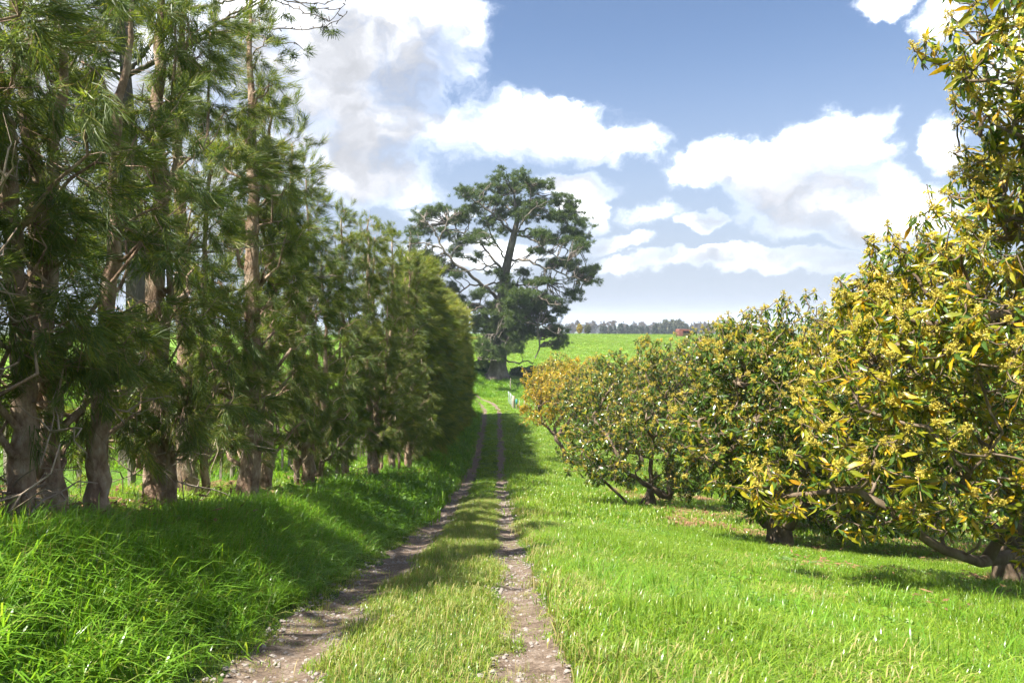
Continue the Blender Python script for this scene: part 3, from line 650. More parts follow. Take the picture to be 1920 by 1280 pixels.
def casuarina(i, x, y, H, r0, label, group, stems=1, near=True, clear=1.3, dens=1.0, dead=6, light=0.3, gold=0.0):
    r = np.random.default_rng(1000 + i)
    z0 = gz(x, y); root = empty('casuarina_tree', (x, y, z0)); tag(root, label, 'tree', group)
    mb = MB(); org = np.array([x, y, z0]); paths = []
    nst = stems + (1 if near and stems == 1 else 0)
    for sidx in range(nst):
        off = np.array([0, 0, 0.]) if stems == 1 and sidx == 0 else np.array([0.24 * math.cos(2.1 * sidx + i), 0.24 * math.sin(2.1 * sidx + i), 0])
        n = 36; t = np.linspace(0, 1, n); h = H * (1 if sidx == 0 else 0.75 + 0.2 * r.random())
        p = np.stack([np.cumsum(r.normal(0, 0.022, n)), np.cumsum(r.normal(0, 0.022, n)), t * h - 0.15], -1) + off
        p[:, :2] -= p[0, :2] - off[:2]; p[:, :2] += (off[:2] * 1.2)[None, :] * t[:, None]
        rad = r0 * 0.56 * ((1 if sidx == 0 else 0.42) if stems == 1 else 0.72) * (0.14 + 0.86 * (1 - t) ** 0.85); rad *= 1 + 0.30 * np.exp(-t * h / 0.25); rad *= 1 + r.normal(0, 0.02, n)
        tube(mb, p, rad, 13, 0, 0.11, i * 7 + sidx); paths.append((p, rad))
    dirs = []; pos = []
    nb = int(((45 if i < 6 else 54) if near else 66) * (H / 8))
    for k in range(nb):
        p, rad = paths[k % len(paths)]
        f = clear / H + (1 - clear / H) * ((k + r.random()) / nb) ** (1.35 if near else 1.0)
        a = np.array([np.interp(f, np.linspace(0, 1, len(p)), p[:, c]) for c in range(3)])
        az = r.random() * 6.283; L = (0.45 + 0.6 * r.random()) * (1.0 - 0.78 * max(0, f - 0.42) / 0.58)
        d = np.array([math.cos(az), math.sin(az) * 0.9, 0.7 + 0.8 * r.random()])
        if r.random() < 0.2: L *= 1.25
        e = a + d * L; e[0] = np.clip(e[0], -1.2, 0.95); 
        q = bend(a, e, 7, 0.06, r, 0.05)
        rb = max(0.008, min(0.045, np.interp(f, np.linspace(0, 1, len(p)), rad) * 0.35))
        tube(mb, q, np.linspace(rb, 0.006, 7), 5)
        for j in range(3):
            u = q[3 + (j + k) % 4]; v = u + np.array([r.normal(0, .24), r.normal(0, .24), r.normal(-0.05, .22)])
            w = bend(u, v, 4, 0.08, r)
            if near: tube(mb, w, np.linspace(0.006, 0.003, 4), 3, cap=False)
            for m in range(4 if near else 3):          # a plume: a few sprays from one shoot
                pos.append(w[1 + m % 3]); dirs.append(d * 0.35 + (v - u) * 1.3)
        for c in (q[6],):
            pos.append(c); dirs.append(d * 0.4)
        if near:                                        # fine dead twiglets
            for j in range(4):
                u = q[1 + j]; v = u + r.normal(0, 0.2, 3); tube(mb, bend(u, v, 4, 0.14, r), np.linspace(0.005, 0.002, 4), 3, cap=False)
    pos = np.array(pos); dirs = np.array(dirs); 
    k = r.random(len(pos)) < dens; pos, dirs = pos[k], dirs[k]; n = len(pos)
    pos = pos + r.normal(0, 0.06, (n, 3)); 
    dirs = dirs + np.stack([0.18 + 0 * pos[:, 0], -0.05 + 0 * pos[:, 0], -0.85 + 0 * pos[:, 0]], -1) + r.normal(0, 0.42, (n, 3))
    top = sstep(0.80, 1.0, pos[:, 2] / H); dirs[:, 2] += 1.1 * top
    mb.obj('trunk', [M['cas_bark']], root)
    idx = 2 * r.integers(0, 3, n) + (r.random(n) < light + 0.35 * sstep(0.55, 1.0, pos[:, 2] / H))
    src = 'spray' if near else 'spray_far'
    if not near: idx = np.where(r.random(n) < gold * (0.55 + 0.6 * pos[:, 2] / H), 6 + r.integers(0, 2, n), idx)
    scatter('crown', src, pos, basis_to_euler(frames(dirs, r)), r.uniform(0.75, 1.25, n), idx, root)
    for j in range(dead):
        p, rad = paths[j % len(paths)]; f = (0.10 + 0.62 * r.random()) if j > 1 else 0.05 + 0.12 * r.random()
        a = [float(np.interp(f, np.linspace(0, 1, len(p)), p[:, c])) for c in range(3)]
        o = bpy.data.objects.new('dead_branch', DEAD[r.integers(0, 8)]); o.location = a
        o.rotation_euler = (r.normal(0, .5), r.normal(0, .45), r.uniform(-2.4, 0.9)); s = r.uniform(0.9, 1.5); o.scale = (s, s, s); link(o, root)
    return root

def row_x(y): return -4.05 - 0.02 * y + 0.45 * min(1.0, max(0.0, (y - 14) / 14))
BELT = 'casuarinas of the shelterbelt beside the track'
def build_belt():
    near = [  # y, dx, H, r0, stems, label (unseen tops cut lower here so sun reaches the foreground)
        (3.6, -0.2, 4.6, 0.20, 1, 'casuarina kept low to let the sun past, at the end of the shelterbelt, next to the slim leaning one'),
        (5.2, -0.1, 5.2, 0.18, 1, 'slim casuarina with a thin leaning stem before the stout pale trunk'),
        (6.15, 0.0, 5.8, 0.19, 1, 'casuarina with a single brown trunk beside the clustered triple trunk'),
        (6.9, -0.05, 7.0, 0.27, 3, 'casuarina with three clustered fluted stems and a tall pale bole'),
        (8.4, 0.05, 7.2, 0.25, 1, 'casuarina with rough brown trunk and bare zigzag dead branches at its foot'),
        (10.2, -0.35, 7.6, 0.24, 1, 'casuarina with grey lichen patches standing against the big fence strainer post'),
        (11.5, 0.1, 8.1, 0.30, 1, 'stoutest casuarina trunk, knobbly brown, with grassy mounds at its foot'),
        (13.3, -0.2, 7.6, 0.20, 1, 'casuarina with slender pale trunk rising from a heap of dead sticks'),
        (15.2, 0.0, 7.4, 0.25, 1, 'casuarina with smooth reddish brown trunk flaring at the base'),
        (17.4, -0.3, 7.6, 0.20, 2, 'casuarina with twin thin stems and a thicket of pale dead twigs'),
    ]
    for i, (y, dx, H, r0, st, lab) in enumerate(near):
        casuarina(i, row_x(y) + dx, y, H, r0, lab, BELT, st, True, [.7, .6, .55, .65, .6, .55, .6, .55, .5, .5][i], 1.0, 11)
    r = np.random.default_rng(5); y = 19.4; i = 20
    while y < 67.5:
        far = y > 30
        top = np.interp(y, [19, 30, 45, 58, 67], [3.2, 2.5, 1.3, 0.5, 0.0]) + r.normal(0, 0.25)
        x = row_x(y) + r.normal(0, 0.15); H = top - gz(x, y)
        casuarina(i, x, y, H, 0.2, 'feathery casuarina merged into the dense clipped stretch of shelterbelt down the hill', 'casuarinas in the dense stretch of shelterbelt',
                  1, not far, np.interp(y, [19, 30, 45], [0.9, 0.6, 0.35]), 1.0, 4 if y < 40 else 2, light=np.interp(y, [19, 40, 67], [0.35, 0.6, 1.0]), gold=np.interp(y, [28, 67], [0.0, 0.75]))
        y += 1.75 + 0.25 * r.random(); i += 1
build_belt()

# ------------------------------------------------------------------ avocado trees
def leaf_shape(L, W, fold, droop, seed):
    r = np.random.default_rng(seed); V = []; rows = 5
    wid = [0.12, 0.75, 1.0, 0.72, 0.06]
    for k in range(rows):
        t = k / (rows - 1); c = np.array([0, t * L, -droop * L * t * t]); w = W * 0.5 * wid[k]; z = fold * w + 0.004 * r.normal()
        V += [c + (-w, 0, z), c, c + (w, 0, z)]
    Fc = []
    for k in range(rows - 1):
        a = 3 * k; Fc += [(a, a + 1, a + 4, a + 3), (a + 1, a + 2, a + 5, a + 4)]
    return np.array(V), Fc
LEAF = [leaf_shape(0.17, 0.052, 0.35, 0.3, 1), leaf_shape(0.14, 0.048, 0.5, 0.5, 2), leaf_shape(0.19, 0.055, 0.25, 0.2, 3)]
LM = [M['avo_dark'], M['avo_light'], M['avo_yellow'], M['flower'], M['avo_twig']]
LEAF_MESH = {}
for a in range(3):
    for b in range(3):
        mb = MB(); mb.add(*LEAF[a]); LEAF_MESH[a, b] = mb.mesh('leaf', [LM[b]])
def add_flower(mb, r, s=1.0, n=15):
    for k in range(n):
        a = r.random() * 6.283; e = r.uniform(0.05, 1.5); d = np.array([math.sin(e) * math.cos(a), math.sin(e) * math.sin(a), math.cos(e)])
        L = s * r.uniform(0.05, 0.095); sd = np.cross(d, r.normal(size=3)); sd /= np.linalg.norm(sd)
        mb.add([sd * .0022, -sd * .0022, d * L - sd * .0012, d * L + sd * .0012], [(0, 1, 2, 3)], 3)
        for q in range(9):
            c = d * L * r.uniform(0.35, 1.05) + r.normal(0, 0.009, 3) * s; u = r.normal(size=3); u /= np.linalg.norm(u); v = np.cross(u, r.normal(size=3)); v /= np.linalg.norm(v)
            g = 0.0085 * s * r.uniform(0.7, 1.4); mb.add([c + u * g, c + v * g, c - u * g, c - v * g], [(0, 1, 2, 3)], 3)
def sprig(seed, n, pm, flower, size=1.0):
    """whorl of leaves round a shoot tip; returns leaf list and mesh"""
    r = np.random.default_rng(seed); mb = MB(); leaves = []
    tube(mb, [(0, 0, -0.28), (0.01, 0, -0.12), (0, 0, 0.0)], [0.006, 0.005, 0.004], 4, 4)
    for k in range(n):
        az = k * 2.4 + r.normal(0, .3); tilt = r.uniform(-1.15, 0.15) - (0.15 if k < n / 2 else 0); z = -0.15 * (1 - k / n)
        Mx = Matrix.Translation((0, 0, z)) @ Matrix.Rotation(az, 4, 'Z') @ Matrix.Rotation(tilt, 4, 'X') @ Matrix.Rotation(r.normal(0, .4), 4, 'Y') @ Matrix.Translation((0, 0.02, 0)) @ Matrix.Scale(r.uniform(0.6, 1.12) * size, 4)
        sh = int(r.integers(0, 3)); m = int(r.choice(3, p=pm)); leaves.append((sh, m, Mx))
        V, Fc = LEAF[sh]; R = np.array(Mx); mb.add(V @ R[:3, :3].T + R[:3, 3], Fc, m)
    if flower: add_flower(mb, r, 0.75 + 0.5 * r.random(), int(r.integers(9, 16)))
    return leaves, mb
def sprig_set(name, pm, pfl, seed, n=8):
    L = [sprig(seed + i, 9 + i % 4, pm, i < pfl, 0.78 + 0.07 * (i % 5)) for i in range(n)]
    source(name, [b.mesh(name, LM) for (_, b) in L]); return [a for (a, _) in L]
SPR = {'avo_a': sprig_set('avo_a', [0.42, 0.46, 0.12], 5, 500), 'avo_b': sprig_set('avo_b', [0.76, 0.22, 0.02], 5, 540), 'avo_y': sprig_set('avo_y', [0.12, 0.50, 0.38], 5, 580)}
mbf = MB(); add_flower(mbf, np.random.default_rng(77), 1.15, 18); FLOWER_MESH = mbf.mesh('flower_cluster', LM[:4])

def smooth_path(pts, r, step=0.28, amp=0.018):
    q = np.array(pts, float); q = np.vstack([2 * q[0] - q[1], q, 2 * q[-1] - q[-2]]); out = []
    for i in range(1, len(q) - 2):
        n = max(2, int(np.linalg.norm(q[i + 1] - q[i]) / step))
        for t in np.arange(n) / n:
            out.append(0.5 * ((2 * q[i]) + (q[i + 1] - q[i - 1]) * t + (2 * q[i - 1] - 5 * q[i] + 4 * q[i + 1] - q[i + 2]) * t * t + (3 * q[i] - q[i - 1] - 3 * q[i + 1] + q[i + 2]) * t ** 3))
    out.append(q[-2]); out = np.array(out); out[1:-1] += r.normal(0, amp, out[1:-1].shape); return out
def avocado(seed, x, y, blobs, limbs, label, src, tips=900, leafparts=0, r_base=0.2, scale=1.0, group='avocado trees of the orchard', fork=0.7, rtip=0.0075, stems=None):
    r = np.random.default_rng(seed); z0 = gz(x, y); base = np.array([x, y, z0])
    root = empty('avocado_tree', base); tag(root, label, 'tree', group)
    nodes = [base + (0, 0, -0.12), base + (0.02, 0, fork * 0.4), base + (0, 0.02, fork)]; par = [-1, 0, 1]
    def grow(path, start):
        k = start
        for q in path: nodes.append(np.array(q, float)); par.append(k); k = len(nodes) - 1
        return k
    blobs = [(np.array(c, float), float(R)) for c, R in blobs]
    for lp in limbs: grow(smooth_path([nodes[2]] + list(lp), r)[1:], 2)
    order = np.argsort([np.linalg.norm(c - nodes[2]) for c, R in blobs])
    for bi in order:
        c, R = blobs[bi]; A = np.array(nodes); d = np.linalg.norm(A - c, axis=1) + 0.35 * np.linalg.norm(A - nodes[2], axis=1); d[:2] += 5
        k = int(np.argmin(d)); n = max(4, int(np.linalg.norm(A[k] - c) / 0.35)); grow(bend(A[k], c, n, 0.035, r, -0.04)[1:], k)
    # shoot tips fill the outer part of the crown
    tot = sum(R ** 2 for _, R in blobs); T = []; ND = []
    for c, R in blobs:
        m = int(tips * R * R / tot * 3.2); d = r.normal(size=(m, 3)); d /= np.linalg.norm(d, axis=1)[:, None]
        q = c + d * (R * (0.5 + 0.5 * r.random(m) ** 0.6) * (0.65 + 0.75 * vnoise(d[:, 0] * 2.6 + seed + c[0], d[:, 1] * 2.6 + d[:, 2] * 2.1)))[:, None] * np.array([1, 1, 0.92])
        ins = np.zeros(m, bool)
        for c2, R2 in blobs:
            if c2 is not c: ins |= np.linalg.norm(q - c2, axis=1) < R2 * 0.62
        k = ~ins & (vnoise(q[:, 0] * 2.3 + q[:, 1] + seed, q[:, 2] * 2.3 - q[:, 1]) > 0.36) & (q[:, 2] > ground(q[:, 0], q[:, 1]) + 0.35); T.append(q[k]); ND.append(d[k])
    T = np.concatenate(T); ND = np.concatenate(ND)
    if len(T) > tips: k = r.permutation(len(T))[:tips]; T, ND = T[k], ND[k]
    o = np.argsort(np.linalg.norm(T - nodes[2], axis=1)); T, ND = T[o], ND[o]
    n0 = len(nodes); cap = n0 + 4 * len(T) + 10; A = np.zeros((cap, 3)); A[:n0] = nodes; D = np.zeros(cap); D[:n0] = np.linalg.norm(A[:n0] - nodes[2], axis=1); cnt = n0
    paths = []
    for q in T:
        d = np.linalg.norm(A[:cnt] - q, axis=1) + 0.25 * D[:cnt]; d[:2] += 9
        k = int(np.argmin(d)); L = np.linalg.norm(A[k] - q); n = 4 if L > 0.25 else 3
        b = bend(A[k], q, n, 0.07, r, -0.06)
        last = k
        for v in b[1:]:
            A[cnt] = v; D[cnt] = D[last] + np.linalg.norm(v - A[last]); par.append(last); last = cnt; cnt += 1
    par = np.array(par); w = np.zeros(cnt); kids = [[] for _ in range(cnt)]
    leafn = np.ones(cnt, bool)
    for k in range(1, cnt): kids[par[k]].append(k); leafn[par[k]] = False
    w[leafn] = 1
    for k in range(cnt - 1, 0, -1): w[par[k]] += w[k]
    rad = rtip * w ** 0.46; rad = rad * min(1.0, r_base / rad[2]) if rad[2] > r_base else rad
    rad = np.maximum(rad, 0.0035); rad[0] = r_base * 1.1; rad[1] = r_base * 0.85; rad[2] = r_base * 0.72
    # chains: follow the heaviest child
    mb = MB(); st = [(0, None)]
    while st:
        k, p0 = st.pop(); ch = [] if p0 is None else [p0]; cur = k
        while True:
            ch.append(cur)
            if not kids[cur]: break
            kk = sorted(kids[cur], key=lambda v: -w[v]); st.extend((v, cur) for v in kk[1:]); cur = kk[0]
        if len(ch) > 1:
            rr = rad[ch].copy()
            if p0 is not None: rr[0] = min(rr[0], rr[1] * 1.3)
            tube(mb, A[ch], rr, 9 if rr[0] > 0.05 else (6 if rr[0] > 0.02 else 4), 0, 0.10 if rr[0] > 0.05 else 0, k, cap=False)
    mb.obj('trunk', [M['avo_bark']], root, offset=base)
    # leaf whorls
    n = len(T); axis = ND * 0.75 + np.array([0, -0.05, 0.7]) + r.normal(0, 0.42, (n, 3))
    R = frames(axis, r); sc = r.uniform(0.75, 1.15, n) * scale; idx = r.integers(0, 8, n)
    # flowers sit on the sunny outside
    hi = (ND[:, 2] * 0.6 - ND[:, 1] * 0.1 - ND[:, 0] * 0.5 + r.normal(0, .45, n)) > (0.12 if src == 'avo_b' else -0.08)
    pf = 5
    idx = np.where(hi, r.integers(0, 6, n), r.integers(pf, 8, n))
    part = np.zeros(n, bool)
    if leafparts:
        px = 960 + F * T[:, 0] / T[:, 1]; py = HZ - F * T[:, 2] / T[:, 1]
        vis = (px > 20) & (px < 1900) & (py > 20) & (py < 1250); dist = np.where(vis, np.linalg.norm(T, axis=1) + 0.6 * r.random(n), 1e9)
        part[np.argsort(dist)[:leafparts]] = True; part &= vis
        nl = 0
        for k in np.nonzero(part)[0]:
            W = Matrix.Translation(Vector(T[k] - base)) @ Matrix([list(R[k][a]) for a in range(3)]).to_4x4() @ Matrix.Scale(float(sc[k]), 4)
            for (sh, m, Lm) in SPR[src][idx[k]]:
                if nl >= 300: break
                o = bpy.data.objects.new('leaf', LEAF_MESH[sh, m]); o.matrix_basis = W @ Lm; link(o, root); nl += 1
            if idx[k] < pf:
                o = bpy.data.objects.new('flower_cluster', FLOWER_MESH); o.matrix_basis = W; link(o, root)
    k = ~part
    scatter('crown', src, T[k], basis_to_euler(R[k]), sc[k], idx[k], root, base)
    return root

def B(*rows): return [(P(a, b, Y), R) for (a, b, Y, R) in rows]
def build_orchard():
    # nearest tree, overhanging the right edge of the view
    limbs = [[P(1960, 1075, 10.8), P(1900, 1045, 9.6), P(1830, 1052, 9.0), P(1770, 1030, 8.8), P(1710, 990, 8.7), P(1660, 950, 8.7), P(1600, 918, 8.8), P(1530, 922, 9.0), P(1470, 930, 9.2)],
             [P(1980, 900, 10.6), P(1990, 760, 9.8), P(1960, 640, 9.2), P(1900, 590, 8.8), P(1820, 600, 8.5), P(1740, 606, 8.4), P(1660, 590, 8.5)],
             [P(2010, 850, 10.8), P(2050, 550, 9.8), P(2040, 300, 9.2), P(1980, 150, 8.8), P(1900, 85, 8.4), P(1830, 80, 8.2)],
             [P(1990, 880, 10.8), P(2000, 640, 10), P(1960, 480, 9.4), P(1890, 440, 9), P(1830, 470, 8.8)]]
    avocado(1, 7.9, 11.5, B((1845, 70, 8.1, 0.66), (1930, 20, 8.2, .75), (1905, 200, 8.3, 0.55), (1930, 330, 8.6, 0.72), (1840, 480, 8.7, 0.85), (1730, 540, 8.6, 0.72), (1900, 560, 8.4, 0.9), (1700, 660, 8.4, 0.85), (1640, 610, 8.8, 0.55),
                            (1830, 690, 8.2, 0.95), (1620, 770, 8.7, 0.8), (1740, 800, 8.4, 0.85), (1880, 810, 8.2, 0.85), (1540, 860, 8.9, 0.68), (1450, 920, 9.2, 0.42), (1650, 890, 8.8, 0.7), (1800, 910, 8.6, 0.7), (1910, 950, 8.8, 0.6),
                            (1690, 480, 8.7, 0.5), (1620, 575, 8.9, 0.45), (1720, 610, 10.2, 1.0), (1860, 600, 10.2, 1.25), (1610, 700, 10, 0.9), (1870, 380, 9.6, 0.75), (2080, 150, 9.2, 1.5), (2120, 480, 9.6, 1.6), (2150, 800, 9.8, 1.6), (2000, -150, 9, 1.3), (2250, 300, 11, 2.0)), limbs,
            'large avocado tree with overhanging boughs and a long low arching limb', 'avo_a', 3200, 32, 0.26)
    limbs = [[P(1440, 985, 14.8), P(1400, 930, 14.6), P(1360, 880, 14.4), P(1330, 840, 14.2)], [P(1480, 980, 14.6), P(1500, 900, 14.4), P(1520, 830, 14.2)]]
    avocado(2, 5.45, 14.7, B((1490, 650, 15, 1.05), (1400, 640, 15.2, 0.75), (1350, 700, 14.7, 0.85), (1440, 740, 14.2, 1.0), (1550, 720, 14.3, 1.1), (1590, 640, 15.5, 0.85), (1310, 790, 14.4, 0.75), (1390, 830, 14.0, 0.75),
                             (1520, 850, 13.9, 0.9), (1650, 740, 15.5, 1.2), (1620, 870, 14.5, 1.0), (1720, 860, 16, 1.1), (1400, 925, 14.2, 0.55), (1330, 880, 14.2, 0.5), (1560, 945, 14.4, 0.6), (1650, 955, 14.6, 0.6), (1740, 950, 15.5, 0.7), (1560, 800, 16, 1.3), (1420, 700, 16.2, 1.2)), limbs,
            'avocado tree with gnarled double trunk standing behind the low arching limb', 'avo_b', 2700, 32, 0.30)
    limbs = [[P(1190, 955, 24), P(1160, 925, 23.8), P(1130, 900, 23.6), P(1105, 885, 23.4)], [P(1220, 930, 24), P(1222, 880, 24), P(1225, 820, 24)], [P(1255, 930, 24.1), P(1257, 860, 24), P(1258, 800, 24), P(1250, 750, 24)]]
    avocado(3, 4.6, 24, B((1225, 705, 24, 1.25), (1150, 720, 24.4, 1.15), (1110, 780, 23.8, 1.05), (1090, 840, 23.2, 0.8), (1290, 700, 24.8, 1.35), (1330, 770, 23.8, 1.2), (1210, 790, 23, 1.2), (1150, 840, 23, 0.9), (1285, 850, 23.4, 0.9), (1120, 880, 23, 0.55), (1290, 900, 23.3, 0.6), (1245, 905, 24.6, 0.6), (1180, 890, 22.8, 0.5), (1350, 660, 26, 1.2), (1390, 740, 25, 1.2), (1250, 740, 26, 1.5)), limbs,
            'avocado tree with a low sideways stem and an upright bare pole limb', 'avo_b', 2300, 26, 0.20)
    def simple(seed, px, Y, x, top, R, label, src, tips, leaf=0, sc=1.0, low=0.34):
        z0 = gz(x, Y); h = top - z0; c = np.array([x, Y, 0.])
        r = np.random.default_rng(seed + 900); bl = [((x, Y, z0 + h * 0.62), R * 0.75)]
        for k in range(8):
            a = k / 8 * 6.283 + r.normal(0, .2); q = R * 0.62; rr = R * r.uniform(0.38, 0.55); zz = z0 + h * r.uniform(low, 0.78)
            bl.append(((x + q * math.cos(a), Y + q * math.sin(a), zz), rr))
        bl.append(((x + .2 * R, Y, top - R * .4), R * 0.42))
        avocado(seed, x, Y, bl, [], label, src, tips, leaf, 0.17, sc)
    def at(px, Y): return (px - 960) / F * Y
    simple(4, 0, 34, at(1150, 34), -1.9, 2.9, 'avocado tree between the low sideways stemmed one and the golden one', 'avo_b', 1100, 0, 1.15, 0.42)
    simple(5, 0, 43, at(1058, 43), -2.25, 2.5, 'golden yellow avocado tree, the most yellow crown of the orchard', 'avo_y', 1000, 0, 1.25, 0.5)
    simple(6, 0, 57, at(1040, 57), -2.3, 2.2, 'small avocado tree behind the golden one, nearest the old conifer', 'avo_a', 700, 0, 1.5)
    simple(7, 0, 60, at(1110, 60), -2.7, 2.3, 'small avocado tree beyond the golden one at the foot of the far pasture', 'avo_a', 700, 0, 1.5)
    simple(8, 0, 56, at(1165, 56), -3.0, 2.3, 'small olive green avocado tree at the foot of the pasture next to the slender one', 'avo_b', 700, 0, 1.5)
    simple(9, 0, 46, at(1202, 46), -0.9, 1.15, 'slender avocado tree poking up in front of the bright pasture', 'avo_a', 420, 0, 1.3)
    simple(10, 0, 40, at(1290, 40), -1.6, 3.0, 'avocado tree behind the pole limbed one, below the rusty shed', 'avo_b', 1000, 0, 1.3)
    simple(11, 0, 22, at(1560, 22), 0.3, 3.2, 'avocado tree in deep shade of the second orchard row behind the gnarled double trunk', 'avo_b', 1300, 0, 1.15, 0.16)
    simple(12, 0, 18, 12.2, 0.8, 3.2, 'avocado tree of the second orchard row behind the long arching limb', 'avo_b', 1300, 0, 1.15, 0.16)
    simple(13, 0, 31, 11.2, -0.6, 3.2, 'avocado tree of the second orchard row beyond the deeply shaded one', 'avo_b', 1100, 0, 1.2, 0.16)
    simple(16, 0, 19.6, 6.9, -0.9, 2.0, 'avocado tree squeezed between the gnarled double trunk and the pole limbed tree', 'avo_b', 1300, 0, 1.1, 0.28)
    simple(14, 0, 62, at(1230, 62), -3.0, 2.6, 'avocado tree at the edge of the pasture below the rusty shed', 'avo_a', 600, 0, 1.6)
    simple(15, 0, 52, at(1330, 52), -1.2, 3.0, 'avocado tree far down the second orchard row', 'avo_b', 800, 0, 1.5)
build_orchard()

def dock(px, py, Y, sc, label):
    r = np.random.default_rng(int(px)); x = (px - 960) / F * Y; o = empty('dock_weed', (x, Y, gz(x, Y))); tag(o, label, 'weed')
    for k in range(9):
        q = bpy.data.objects.new('leaf', DOCK_LEAF); q.rotation_euler = (r.uniform(0.25, 0.95), 0, k * 0.75 + r.normal(0, .3)); s_ = sc * r.uniform(.7, 1.15); q.scale = (s_, s_, s_); q.location = (0, 0, 0.05); link(q, o)
mbd = MB(); mbd.add(*leaf_shape(0.24, 0.085, 0.3, 0.55, 9)); DOCK_LEAF = mbd.mesh('dock_leaf', [leaf_mat('dock', [(0, (0.10, 0.18, 0.05)), (1, (0.17, 0.26, 0.08))], 0.35, 1.5, 0.35, 0.5)])
dock(1500, 1090, 11.3, 1.5, 'pale broad leaved dock weed in the grass below the gnarled double trunk')
dock(1870, 1180, 8.4, 1.4, 'broad leaved dock weed in the grass below the low arching limb')
dock(1345, 1265, 5.4, 0.9, 'broad leaved weed in bright grass near the straw coloured verge')

